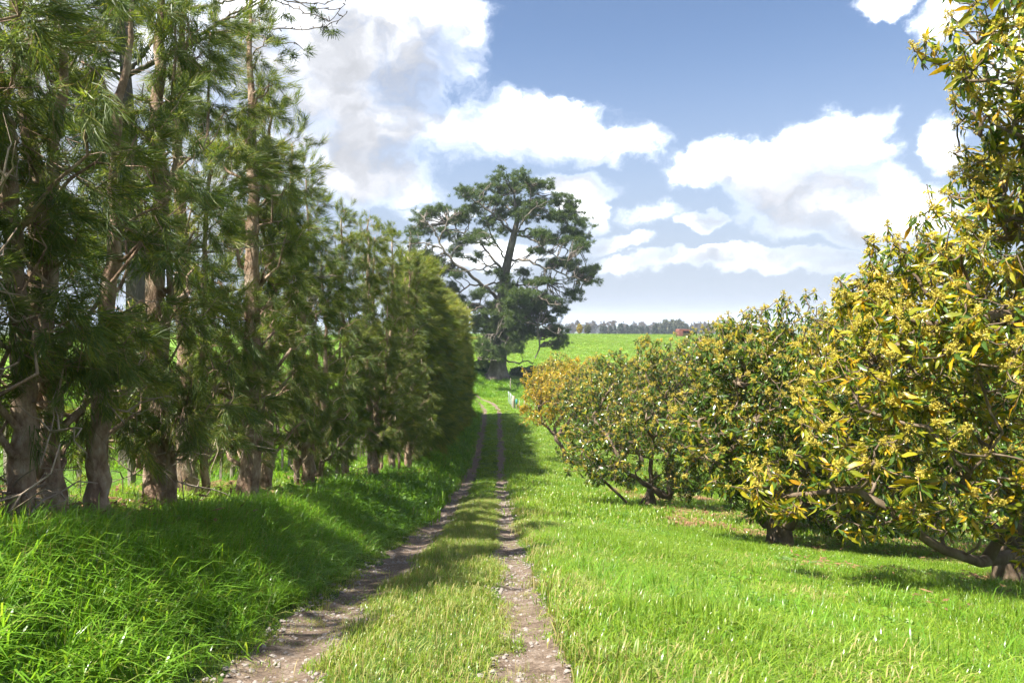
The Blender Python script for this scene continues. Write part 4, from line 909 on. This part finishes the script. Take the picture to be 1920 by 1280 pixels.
# ------------------------------------------------------------------ the old conifer
def pine_tuft(seed, n=30, L=0.42, w=0.016):
    r = np.random.default_rng(seed); mb = MB()
    for k in range(n):
        d = r.normal(size=3); d[2] = abs(d[2]) * 1.1 + 0.1; d /= np.linalg.norm(d); s = np.cross(d, r.normal(size=3)); s /= np.linalg.norm(s); l = L * r.uniform(0.6, 1.1); b = r.normal(0, 0.07, 3)
        mb.add([b - s * w, b + s * w, b + d * l + s * w * .4, b + d * l - s * w * .4], [(0, 1, 2, 3)])
    return mb
source('pine_tuft', [pine_tuft(700 + i, 30, 0.34, 0.014).mesh('ptuft', [M['pine_needle']]) for i in range(4)])
def big_conifer():
    r = np.random.default_rng(31); D = 90.0; k = 1 / 2.91
    def Q(cx, cy, dy=0.0): p = P(740 + cx * k, 300 + cy * k, D); return p + np.array([0, dy, 0])
    u = 1 / 2.91 / F * D                        # metres for one traced unit
    bx, by = Q(560, 1215)[0], D; z0 = gz(bx, by); base = np.array([bx, by, z0])
    root = empty('conifer_tree', base); tag(root, 'huge old spreading conifer with grey limbs standing alone beside the track bend', 'tree')
    mb = MB()
    trunk = [base + (0, 0, -0.3), base + (0, 0, 0.5), Q(562, 1120), Q(568, 1020), Q(570, 900), Q(590, 750), Q(605, 600), Q(627, 500), Q(652, 400), Q(668, 330), Q(660, 260), Q(650, 180)]
    trad = np.array([88, 64, 50, 46, 42, 36, 27, 24, 19, 14, 9, 4]) * u * 0.92
    tube(mb, trunk, trad, 14, 0, 0.12, 3)
    for j in range(7):                           # buttress roots
        a = j * 0.9 + 0.3; L = r.uniform(1.5, 2.6); e = base + (L * math.cos(a), L * math.sin(a), 0); e[2] = gz(e[0], e[1]) - 0.12
        q = bend(base + (0.5 * math.cos(a), 0.5 * math.sin(a), 0.9), e, 6, 0.03, r, -0.1); tube(mb, q, np.linspace(0.36, 0.06, 6), 7, 0, 0.1, j)
    mb.obj('trunk', [M['pine_bark']], root, offset=base)
    limbs = [
        ([(575, 760, 0), (480, 690, -1), (400, 620, -2), (330, 560, -2.4), (275, 500, -2.6), (255, 450, -2.6), (205, 370, -2.8), (170, 330, -3)], 17, 5),
        ([(255, 455, -2.6), (275, 410, -3), (300, 350, -3), (330, 320, -3.2)], 8, 4), ([(270, 495, -2.6), (200, 470, -3), (140, 470, -3.2), (100, 480, -3)], 7, 3),
        ([(582, 595, 0), (545, 560, 1), (500, 490, 1.8), (460, 440, 2.2), (400, 410, 2.8), (340, 370, 3), (290, 330, 3)], 13, 4),
        ([(600, 600, 0), (560, 570, -1), (510, 590, -2), (440, 610, -3), (360, 620, -3.5), (290, 610, -4)], 9, 3),
        ([(650, 400, 0), (600, 365, -1.3), (540, 310, -2.2), (500, 280, -2.6), (440, 240, -3), (390, 215, -3)], 12, 4),
        ([(668, 335, 0), (640, 280, 1), (600, 230, 1.6), (560, 180, 2), (520, 150, 2)], 9, 3), ([(672, 335, 0), (715, 285, -1), (740, 230, -1.4), (735, 160, -1.4)], 9, 3),
        ([(668, 390, 0), (740, 370, 1.5), (820, 390, 2.5), (880, 440, 3), (960, 480, 3), (1020, 480, 3)], 10, 3),
        ([(640, 545, 0), (720, 560, -1.5), (800, 590, -2.5), (870, 610, -3), (950, 650, -3.4), (1040, 670, -3.5)], 11, 3),
        ([(690, 320, 0), (780, 300, 1.2), (880, 290, 2), (980, 280, 2)], 9, 3), ([(655, 410, 0), (720, 430, -2), (790, 480, -3.6), (850, 540, -4.4), (930, 570, -4.6)], 10, 3),
        ([(600, 680, 0), (545, 670, -1.6), (500, 690, -2.2), (480, 740, -2.4), (470, 790, -2.4)], 10, 5),
        ([(520, 720, -.5), (430, 670, 1.5), (380, 690, 2.4), (330, 740, 3), (270, 770, 3), (210, 790, 3)], 10, 3),
        ([(605, 690, 0), (680, 670, 2), (740, 690, 3), (800, 680, 4), (860, 660, 4)], 9, 3), ([(590, 760, 0), (650, 725, -2), (720, 720, -3), (790, 760, -3.6), (870, 800, -4)], 12, 4),
        ([(575, 880, 0), (680, 870, -2), (750, 890, -3), (800, 900, -3.4), (880, 950, -3.8)], 13, 4), ([(775, 885, -3.2), (780, 950, -3.3), (785, 1040, -3.3), (760, 1070, -3.3)], 8, 5),
        ([(575, 1080, 0), (640, 1095, -1.8), (700, 1100, -2.4), (752, 1096, -2.8)], 9, 5), ([(575, 900, 0), (520, 940, -2), (480, 1010, -3), (465, 1080, -3.2)], 9, 3),
        ([(580, 840, 0), (470, 800, -3), (400, 830, -4), (330, 850, -4.4), (250, 860, -4.6)], 10, 3), ([(590, 960, 0), (640, 1010, -3), (560, 960, -4)], 7, 3),
        ([(600, 620, 0), (640, 560, 4), (700, 520, 6), (760, 470, 7)], 10, 3), ([(610, 560, 0), (560, 480, -4), (520, 400, -6), (500, 340, -6.5)], 10, 3),
        ([(650, 420, 0), (700, 350, -4), (760, 300, -5.5), (830, 270, -6)], 8, 3), ([(650, 400, 0), (600, 320, 4), (560, 250, 5), (480, 230, 6)], 8, 3), ([(600, 600, 0), (500, 560, 5), (420, 520, 7), (330, 500, 8)], 9, 3)]
    pts = [np.array(trunk[6:])]
    for L, a, b in limbs:
        q = np.array([Q(*v) for v in L]); d = resample(q, 0.55); d = np.vstack([d, q[-1:]]); n = len(d); j = r.normal(0, 0.09, (n, 3)); j[0] = 0; d = d + j
        mb = MB(); tube(mb, d, np.linspace(a, b, n) * u * 0.62, 8, 0, 0.08, n); o = mb.obj('limb', [M['pine_bark']], root, offset=base); pts.append(d)
    S = np.concatenate(pts)
    pads = [(640, 110, 140, 45), (560, 140, 80, 40), (750, 130, 100, 45), (420, 190, 90, 45), (480, 165, 70, 40), (825, 150, 45, 25), (900, 225, 110, 40), (980, 265, 60, 35), (700, 215, 90, 38), (560, 230, 80, 35), (440, 270, 70, 45),
            (1010, 335, 60, 26), (880, 310, 110, 30), (780, 255, 80, 32), (950, 385, 100, 28), (1010, 425, 55, 28), (890, 450, 110, 28), (1000, 500, 60, 26), (940, 560, 100, 30), (1045, 610, 70, 26), (1080, 655, 45, 34), (1000, 645, 75, 32), (985, 725, 55, 42),
            (850, 555, 55, 24), (800, 495, 60, 24), (160, 310, 80, 45), (250, 290, 80, 36), (330, 300, 80, 38), (395, 330, 65, 45), (115, 390, 60, 45), (200, 385, 60, 32), (95, 455, 45, 36), (155, 510, 60, 32), (340, 425, 55, 30), (500, 340, 60, 32),
            (500, 440, 45, 30), (330, 500, 45, 22), (440, 520, 40, 22), (180, 615, 75, 55), (275, 595, 75, 34), (330, 625, 45, 25), (200, 700, 75, 50), (255, 820, 65, 40), (330, 760, 65, 32), (395, 800, 55, 32), (235, 865, 55, 26),
            (560, 830, 120, 60), (700, 740, 110, 34), (780, 660, 110, 24), (800, 765, 110, 50), (650, 790, 100, 50), (905, 800, 55, 40), (560, 930, 110, 60), (495, 1000, 55, 70), (475, 1100, 32, 55), (680, 960, 75, 50), (850, 930, 90, 32), (905, 985, 60, 40),
            (620, 880, 90, 50), (700, 850, 80, 40), (830, 860, 60, 30), (660, 1020, 70, 40), (560, 1030, 55, 45), (480, 880, 60, 40), (640, 640, 50, 22), (540, 620, 45, 20), (700, 600, 50, 20), (740, 420, 60, 22), (600, 380, 50, 24), (690, 290, 60, 24), (400, 440, 45, 22), (430, 900, 60, 50), (600, 700, 60, 30), (520, 870, 80, 50), (740, 900, 70, 50), (760, 820, 80, 40), (520, 1060, 50, 50), (640, 940, 80, 60), (600, 300, 70, 30), (740, 330, 70, 26), (470, 400, 50, 26), (820, 420, 60, 24), (280, 400, 50, 26), (220, 560, 60, 30), (300, 690, 60, 30), (440, 740, 50, 24)]
    T = []; tw = MB()
    for (cx, cy, rx, ry) in pads:
        for rep in range(2):
            dy = r.normal(0, 1) * 2.8 if rep else r.normal(0, 1.2) - 1.0
            c = Q(cx + (r.normal(0, 22) if rep else 0), cy + (r.normal(0, 12) if rep else 0), dy); RX, RZ = rx * u, ry * u
            m = max(3, int((RX * 3.5 + RX * RX * 0.75) * (1.0 if cy < 700 else 1.6)))
            d = r.normal(size=(m, 3)); d /= np.linalg.norm(d, axis=1)[:, None]; d *= r.random(m)[:, None] ** 0.5
            pc = c + d * np.array([RX, RX * 0.8, RZ * 0.95])
            for e in pc:
                n = int(r.integers(7, 14)); d = r.normal(size=(n, 3)); d *= np.array([0.30, 0.30, 0.15]) * r.uniform(.7, 1.3); T.append(e + d)
            for e in pc:
                j = np.argmin(np.linalg.norm(S - e, axis=1) + 0.25 * np.maximum(0, S[:, 2] - e[2]))
                b = bend(S[j], e, 6, 0.05, r, 0.06); L = np.linalg.norm(S[j] - e); tube(tw, b, np.linspace(min(0.11, 0.03 + 0.014 * L), 0.018, 6), 4, cap=False)
    T = np.concatenate(T); n = len(T); dirs = r.normal(0, 0.7, (n, 3)) + (0, 0, 0.8)
    tw.obj('twig', [M['pine_bark']], root, offset=base)['kind'] = 'stuff'
    scatter('crown', 'pine_tuft', T, basis_to_euler(frames(dirs, r)), r.uniform(0.75, 1.35, n), r.integers(0, 4, n), root, base)
big_conifer()

# ------------------------------------------------------------------ tree behind the belt whose bare bough reaches out at the top left
def back_pine():
    r = np.random.default_rng(77); x, y = -9.0, 17.0; z0 = gz(x, y); base = np.array([x, y, z0])
    root = empty('pine_tree', base); tag(root, 'pine behind the shelterbelt with a bare cone studded bough against the sky', 'tree')
    mb = MB(); n = 12; t = np.linspace(0, 1, n); H = 13.0
    p = base + np.stack([0.15 * np.sin(t * 5), 0.1 * np.cos(t * 4), t * H - .2], -1); tube(mb, p, 0.32 * (1.1 - t), 10, 0, 0.1, 4); mb.obj('trunk', [M['pine_bark']], root, offset=base)
    Y = 14.0; T = []; di = []
    lim = [[P(330, 20, 16.4), P(420, 5, 15), P(480, -12, Y), P(540, 10, Y), P(590, 30, Y), P(620, 40, Y), P(648, 8, Y)], [P(400, 60, 15.6), P(470, 56, 14.6), P(520, 54, Y), P(570, 56, Y), P(612, 50, Y), P(640, 33, Y), P(655, 22, Y)],
           [P(410, 62, 15.6), P(480, 62, 14.6), P(505, 78, Y), P(530, 82, Y), P(555, 80, Y), P(578, 102, Y)], [P(500, -10, Y), P(545, 5, Y), P(600, 8, Y), P(640, 0, Y), P(660, -20, Y)],
           [P(520, -15, Y), P(580, 15, Y), P(635, 18, Y), P(652, 5, Y)]]
    for L in lim:
        q = resample(np.array([p[8]] + L), 0.12); q = q + r.normal(0, 0.012, q.shape); mb = MB(); tube(mb, q, np.linspace(0.05, 0.008, len(q)) * np.linspace(1, .8, len(q)), 5)
        for k in range(len(q) // 3, len(q)):            # spurs and cones
            if r.random() < 0.75:
                e = q[k] + r.normal(0, 0.05, 3); tube(mb, [q[k], e], [0.008, 0.012], 4)
            if r.random() < 0.10: 
                e = q[k] + np.array([r.normal(0, .12), r.normal(0, .12), -0.1 + r.normal(0, .1)]); tube(mb, bend(q[k], e, 4, .08, r), np.linspace(.008, .004, 4), 4); T += [e] * 2; di += [e - q[k]] * 2
        mb.obj('bough', [M['pine_bark']], root, offset=base)
    for k in range(60):
        a = r.random() * 6.283; f = r.uniform(0.35, 1); b = np.array([np.interp(f, t, p[:, c]) for c in range(3)]); L = 2.3 * (1.15 - f) + .5
        az = math.pi * (0.6 + 0.8 * r.random()); e = b + (L * math.cos(az), L * math.sin(az), r.normal(.3, .4))
        mb = MB() if k == 0 else mb
        q = bend(b, e, 6, .05, r, .05); tube(mb, q, np.linspace(.04, .01, 6), 5)
        for c in q[2:]:
            for j in range(7): T.append(c + r.normal(0, .28, 3)); di.append(c - b + r.normal(0, .6, 3) * L)
    mb.obj('twig', [M['pine_bark']], root, offset=base)['kind'] = 'stuff'
    T = np.array(T); di = np.array(di); n = len(T)
    scatter('crown', 'pine_tuft', T, basis_to_euler(frames(di, r)), r.uniform(.35, .6, n), r.integers(0, 4, n), root, base)
back_pine()

# ------------------------------------------------------------------ fence behind the belt, gate, posts
def box(mb, c, sx, sy, sz, rz=0.0, bev=0.0, tilt=(0, 0)):
    R = (Matrix.Rotation(rz, 3, 'Z') @ Matrix.Rotation(tilt[0], 3, 'X') @ Matrix.Rotation(tilt[1], 3, 'Y'))
    b = min(sx, sy, sz) * 0.12 if bev == 0 else bev
    V = []
    for z, k in ((0, b), (b, 0), (sz - b, 0), (sz, b)):
        for a, c2 in ((-1, -1), (1, -1), (1, 1), (-1, 1)): V.append(np.array(R @ Vector((a * (sx / 2 - k), c2 * (sy / 2 - k), z))) + c)
    Fc = [(3, 2, 1, 0), (12, 13, 14, 15)] + [(4 * q + j, 4 * q + (j + 1) % 4, 4 * q + 4 + (j + 1) % 4, 4 * q + 4 + j) for q in range(3) for j in range(4)]
    mb.add(V, Fc)
def build_fence():
    r = np.random.default_rng(8); fx = lambda y: -5.75 - 0.02 * y
    y0 = 7.0; root = empty('wire_fence', (fx(y0), y0, gz(fx(y0), y0))); org = np.array(root.location)
    tag(root, 'weathered post and batten wire fence behind the shelterbelt trunks', 'fence')
    tops = {}
    y = y0; k = 0
    while y < 44:
        x = fx(y); z = gz(x, y); main = k % 6 == 0; big = abs(y - 13.0) < 0.35
        mb = MB(); s = 0.20 if big else (0.12 if main else 0.05)
        if main or big:
            tube(mb, [(x, y, z - .3), (x, y, z + .5), (x + r.normal(0, .02), y, z + (1.35 if big else 1.2))], [s / 2 * 1.02, s / 2, s / 2 * .96], 9)
        else: box(mb, np.array([x, y, z + 0.02]), 0.05, 0.035, 1.08, r.normal(0, .1), 0.004, (r.normal(0, .03), r.normal(0, .03)))
        mb.obj('post' if main or big else 'batten', [M['fence_wood']], root, False, org); y += 0.72; k += 1
    ys = np.arange(y0, 44, 1.2)
    for h in (0.2, 0.38, 0.58, 0.8, 1.02):
        mb = MB(); xs = fx(ys) - 0.03; tube(mb, np.stack([xs, ys, ground(xs, ys) + h], -1), 0.004, 4, cap=False); mb.obj('wire', [M['wire']], root, offset=org)
build_fence()
def build_gate():
    Y = 73.5; x = (958 - 960) / F * Y + 0.15; z = gz(x, Y); a = np.array([x, Y, z])
    g = empty('farm_gate', a); tag(g, 'pale galvanised farm gate swung open beside the track bend', 'gate')
    e = a + (-0.42, 3.2, 0); e[2] = gz(e[0], e[1]) ; up = np.array([0, 0, 1.0])
    for h in (0.15, 0.35, 0.55, 0.78, 1.02, 1.22):
        mb = MB(); tube(mb, [a + up * h, (a + e) / 2 + up * h, e + up * h], 0.024, 7); mb.obj('rail', [M['galv']], g, offset=a)
    for q in (a, (a + e) / 2, e):
        mb = MB(); tube(mb, [q + up * .12, q + up * .7, q + up * 1.25], 0.028, 7); mb.obj('upright', [M['galv']], g, offset=a)
    mb = MB(); tube(mb, [a + up * .15, (a + e) / 2 + up * 1.2], 0.018, 6); mb.obj('brace', [M['galv']], g, offset=a)
    def post(px, Y, h, rad, label, mat='fence_wood', name='fence_post', cap=None):
        x = (px - 960) / F * Y; z = gz(x, Y); o = empty(name, (x, Y, z)); tag(o, label, 'post')
        mb = MB(); tube(mb, [(0, 0, -.3), (0, 0, h * .5), (0.01, 0, h)], [rad * 1.05, rad, rad * .95], 9); mb.obj('shaft', [M[mat]], o)
        if cap: mb = MB(); tube(mb, [(0, 0, h * .55), (0, 0, h * .6), (0, 0, h + .05), (0, 0, h + .08)], [rad * 1.2, rad * 2, rad * 2, rad * .8], 8); mb.obj('cap', [M[cap]], o)
    post(962.5, 73.2, 1.25, 0.15, 'thick dark timber gate post beside the open gate')
    post(968.5, 72.6, 0.95, 0.055, 'short post with a teal cap next to the gate post', cap='teal')
    post(974, 72.2, 1.0, 0.045, 'thin wooden fence post, first past the teal capped post')
    post(983, 72.0, 1.05, 0.045, 'thin wooden fence post, second past the teal capped post')
    post(1003.5, 71.5, 1.05, 0.05, 'thin wooden fence post standing in front of the golden avocado tree')
    post(957, 84.5, 1.3, 0.06, 'lone wooden post on the shaded bank under the old conifer')
    # low bush at the gate post
build_gate()

# ------------------------------------------------------------------ rusty shed on the crest
def build_shed():
    Y = 186.0; x = (1281 - 960) / F * Y; z = gz(x, Y); o = empty('shed', (x, Y, z - 0.05)); tag(o, 'small rust red metal shed with rounded roof on the pasture crest', 'shed')
    w, d, h = 3.1, 3.8, 1.95; n = 7
    prof_ = [(-w / 2, 0), (-w / 2, h - 0.25), (-w / 2 + .12, h - .08), (-w / 2 + .3, h)] + [(w / 2 - .75 + .75 * math.sin(a), h - .75 + .75 * math.cos(a)) for a in np.linspace(0, math.pi / 2, 6)] + [(w / 2, 0)]
    mb = MB(); V = [(a, -d / 2, b) for a, b in prof_] + [(a, d / 2, b) for a, b in prof_]; k = len(prof_)
    mb.add(V, [(i, i + 1, k + i + 1, k + i) for i in range(k - 1)]); mb.add([(a * .985, d / 2 - .01, b * .99) for a, b in prof_], [tuple(range(k))]); sh = mb.obj('shell', [M['rust']], o, False)
    so = sh.modifiers.new('thickness', 'SOLIDIFY'); so.thickness = 0.05
    mb = MB(); box(mb, np.array([-w / 2 + .55, -d / 2 + .02, 0.0]), 1.06, 0.06, h - 0.1); mb.obj('wall_panel', [M['rust']], o, False)
    mb = MB(); box(mb, np.array([.42, -d / 2 + .05, h - .42]), 1.75, 0.08, 0.36); mb.obj('lintel', [M['rust']], o, False)
    mb = MB(); box(mb, np.array([.5, -.3, 0.0]), 1.3, 1.1, 1.0); mb.obj('hay_bale', [M['hay']], o, False)  # bale of hay resting inside, not a wall of the shed
build_shed()

# ------------------------------------------------------------------ far trees on the plain
def clump(seed, mats, R=1.0, n=34, s=0.34):
    r = np.random.default_rng(seed); mb = MB()
    for k in range(n):
        d = r.normal(size=3); d /= np.linalg.norm(d); c = d * R * r.random() ** 0.4; u = r.normal(size=3); u /= np.linalg.norm(u); v = np.cross(u, r.normal(size=3)); v /= np.linalg.norm(v); g = s * r.uniform(.6, 1.3)
        mb.add([c + u * g, c + v * g, c - u * g, c - v * g], [(0, 1, 2, 3)])
    return mb.mesh('clump', mats)
for nm in ('far_leaf', 'far_conifer', 'far_gum', 'far_yellow', 'bush_leaf'): source('c_' + nm, [clump(900 + i, [M[nm]]) for i in range(3)])
def far_tree(i, px, top_py, Y, wpx, kind, name, label, group=None, low=False):
    r = np.random.default_rng(3000 + i); x = (px - 960) / F * Y; z0 = gz(x, Y); top = (HZ - top_py) / F * Y; H = max(0.6 if low else 3.0, top - z0); R = wpx / 2 / F * Y
    base = np.array([x, Y, z0]); root = empty(name, base); tag(root, label, 'bush' if name in ('bush', 'shrub', 'gorse_bush') else 'tree', group)
    T = []; S = []; mb = MB(); tr = max(.12, H * .018)
    tube(mb, bend((0, 0, -.3), (0.1, 0, H * .8), 6, .012, r), np.linspace(tr, tr * .25, 6) * (0.5 if kind == 'far_conifer' else 1), 6)
    if kind == 'far_conifer':
        for f in np.linspace(0.05, 1, int(H * 2.2)):
            w = R * (1 - f) ** .45 * (0.8 + .4 * r.random()) + .1
            for k in range(3): a = r.random() * 6.283; q = w * r.random() ** .5; T.append((q * math.cos(a), q * math.sin(a), f * H)); S.append(.55 + .5 * (1 - f))
    elif kind == 'far_gum':
        for k in range(9):
            a = r.random() * 6.283; q = R * .75 * r.random() ** .5; c = np.array([q * math.cos(a), q * math.sin(a), H * r.uniform(.55, .92)]); tube(mb, bend((0, 0, H * .3), c, 5, .04, r), np.linspace(tr * .6, .06, 5), 4)
            for j in range(9): T.append(c + r.normal(0, 1, 3) * (R * .2, R * .2, H * .05)); S.append(r.uniform(.8, 1.4) * max(.6, R * .16))
    else:
        for k in range(170):
            d = r.normal(size=3); d /= np.linalg.norm(d); d *= r.uniform(.6, 1); T.append((d[0] * R, d[1] * R, H * .55 + d[2] * H * .43)); S.append(r.uniform(.8, 1.3) * max(.35, R * .16))
            if k % 14 == 0: tube(mb, bend((0, 0, H * .25), T[-1], 5, .05, r), np.linspace(tr * .5, .05, 5), 4)
    mb.obj('trunk', [M['pine_bark']], root); T = np.array(T); n = len(T)
    scatter('crown', 'c_' + kind, T, r.random((n, 3)) * 6.28, np.array(S), r.integers(0, 3, n), root)
def build_far():
    i = 0
    for q, (px, Y, hm, w) in enumerate(((902, 93, 1.5, 30), (975, 92.5, 1.0, 34), (1003, 94, 1.3, 44), (1040, 95, 1.2, 46), (1072, 97, 1.0, 40), (1015, 90.5, 0.7, 36))):
        x = (px - 960) / F * Y; far_tree(70 + q, px, HZ - (gz(x, Y) + hm) / Y * F, Y, w, 'bush_leaf', 'bush', 'low dark green bush on the shaded bank around the old conifer', 'bushes around the old conifer', True)
    far_tree(50, 1261, 598.0, 430, 66, 'far_leaf', 'broadleaf_tree', 'broad dome shaped grey green tree beyond the pasture beside the rusty shed')
    far_tree(51, 1146, 598.5, 520, 24, 'far_gum', 'gum_tree', 'tallest brownish gum tree with rounded top beyond the pasture')
    far_tree(52, 1087, 621.5, 212, 8, 'far_yellow', 'gorse_bush', 'small yellow flowering bush on the skyline of the pasture')
    far_tree(53, 1102, 623.5, 215, 9, 'far_leaf', 'shrub', 'small dark shrub on the skyline beside the yellow bush')
    for px, tp, Y, w in ((1085, 599.5, 560, 16), (1100, 600.5, 540, 20), (1114, 599, 570, 22), (1130, 603, 540, 18), (1172, 603, 600, 14), (1190, 604, 620, 16), (1205, 602, 600, 18), (1222, 602, 590, 20), (1075, 605, 600, 14), (1300, 603, 560, 20), (1316, 602, 600, 18), (1335, 603, 580, 24), (1360, 603, 600, 24)):
        far_tree(i, px, tp, Y, w, 'far_gum', 'gum_tree', 'hazy brown gum tree in the far treeline beyond the pasture', 'gum trees of the far treeline'); i += 1
    r = np.random.default_rng(4)
    for px in np.arange(1128, 1300, 5.2):
        far_tree(100 + i, px + r.normal(0, 1.5), 612 + r.normal(0, 2.2), 395 + r.normal(0, 14), r.uniform(7, 12), 'far_conifer', 'conifer', 'dark narrow conifer in the low planted row beyond the pasture', 'conifers of the far planted row'); i += 1
    for k in range(26):
        px = 1036 + k * 12.5 + r.normal(0, 3); Y = r.uniform(640, 1100)
        far_tree(200 + i, px, 606 + r.normal(0, 1.5), Y, r.uniform(12, 22), 'far_leaf', 'broadleaf_tree', 'bluish hazy broadleaf tree on the far plain', 'broadleaf trees of the far plain'); i += 1
build_far()

# ------------------------------------------------------------------ the air
def build_haze():
    mb = MB(); x, y0, y1, z0, z1 = 14600, -70, 14600, -38, 31
    V = [(a, b, c) for c in (z0, z1) for (a, b) in ((-x, y0), (x, y0), (x, y1), (-x, y1))]
    mb.add(V, [(3, 2, 1, 0), (4, 5, 6, 7), (0, 1, 5, 4), (1, 2, 6, 5), (2, 3, 7, 6), (3, 0, 4, 7)])
    m = bpy.data.materials.new('haze'); m.use_nodes = True; m.node_tree.nodes.clear()
    o_ = m.node_tree.nodes.new('ShaderNodeOutputMaterial'); v = m.node_tree.nodes.new('ShaderNodeVolumePrincipled')
    v.inputs['Color'].default_value = (0.72, 0.82, 1.0, 1); v.inputs['Density'].default_value = HAZE; v.inputs['Anisotropy'].default_value = 0.0
    m.node_tree.links.new(v.outputs[0], o_.inputs['Volume'])
    o = mb.obj('haze', [m], None, False); tag(o, 'thin pale haze over the far plain', None, None, 'stuff')
HAZE = 0.0003
build_haze()
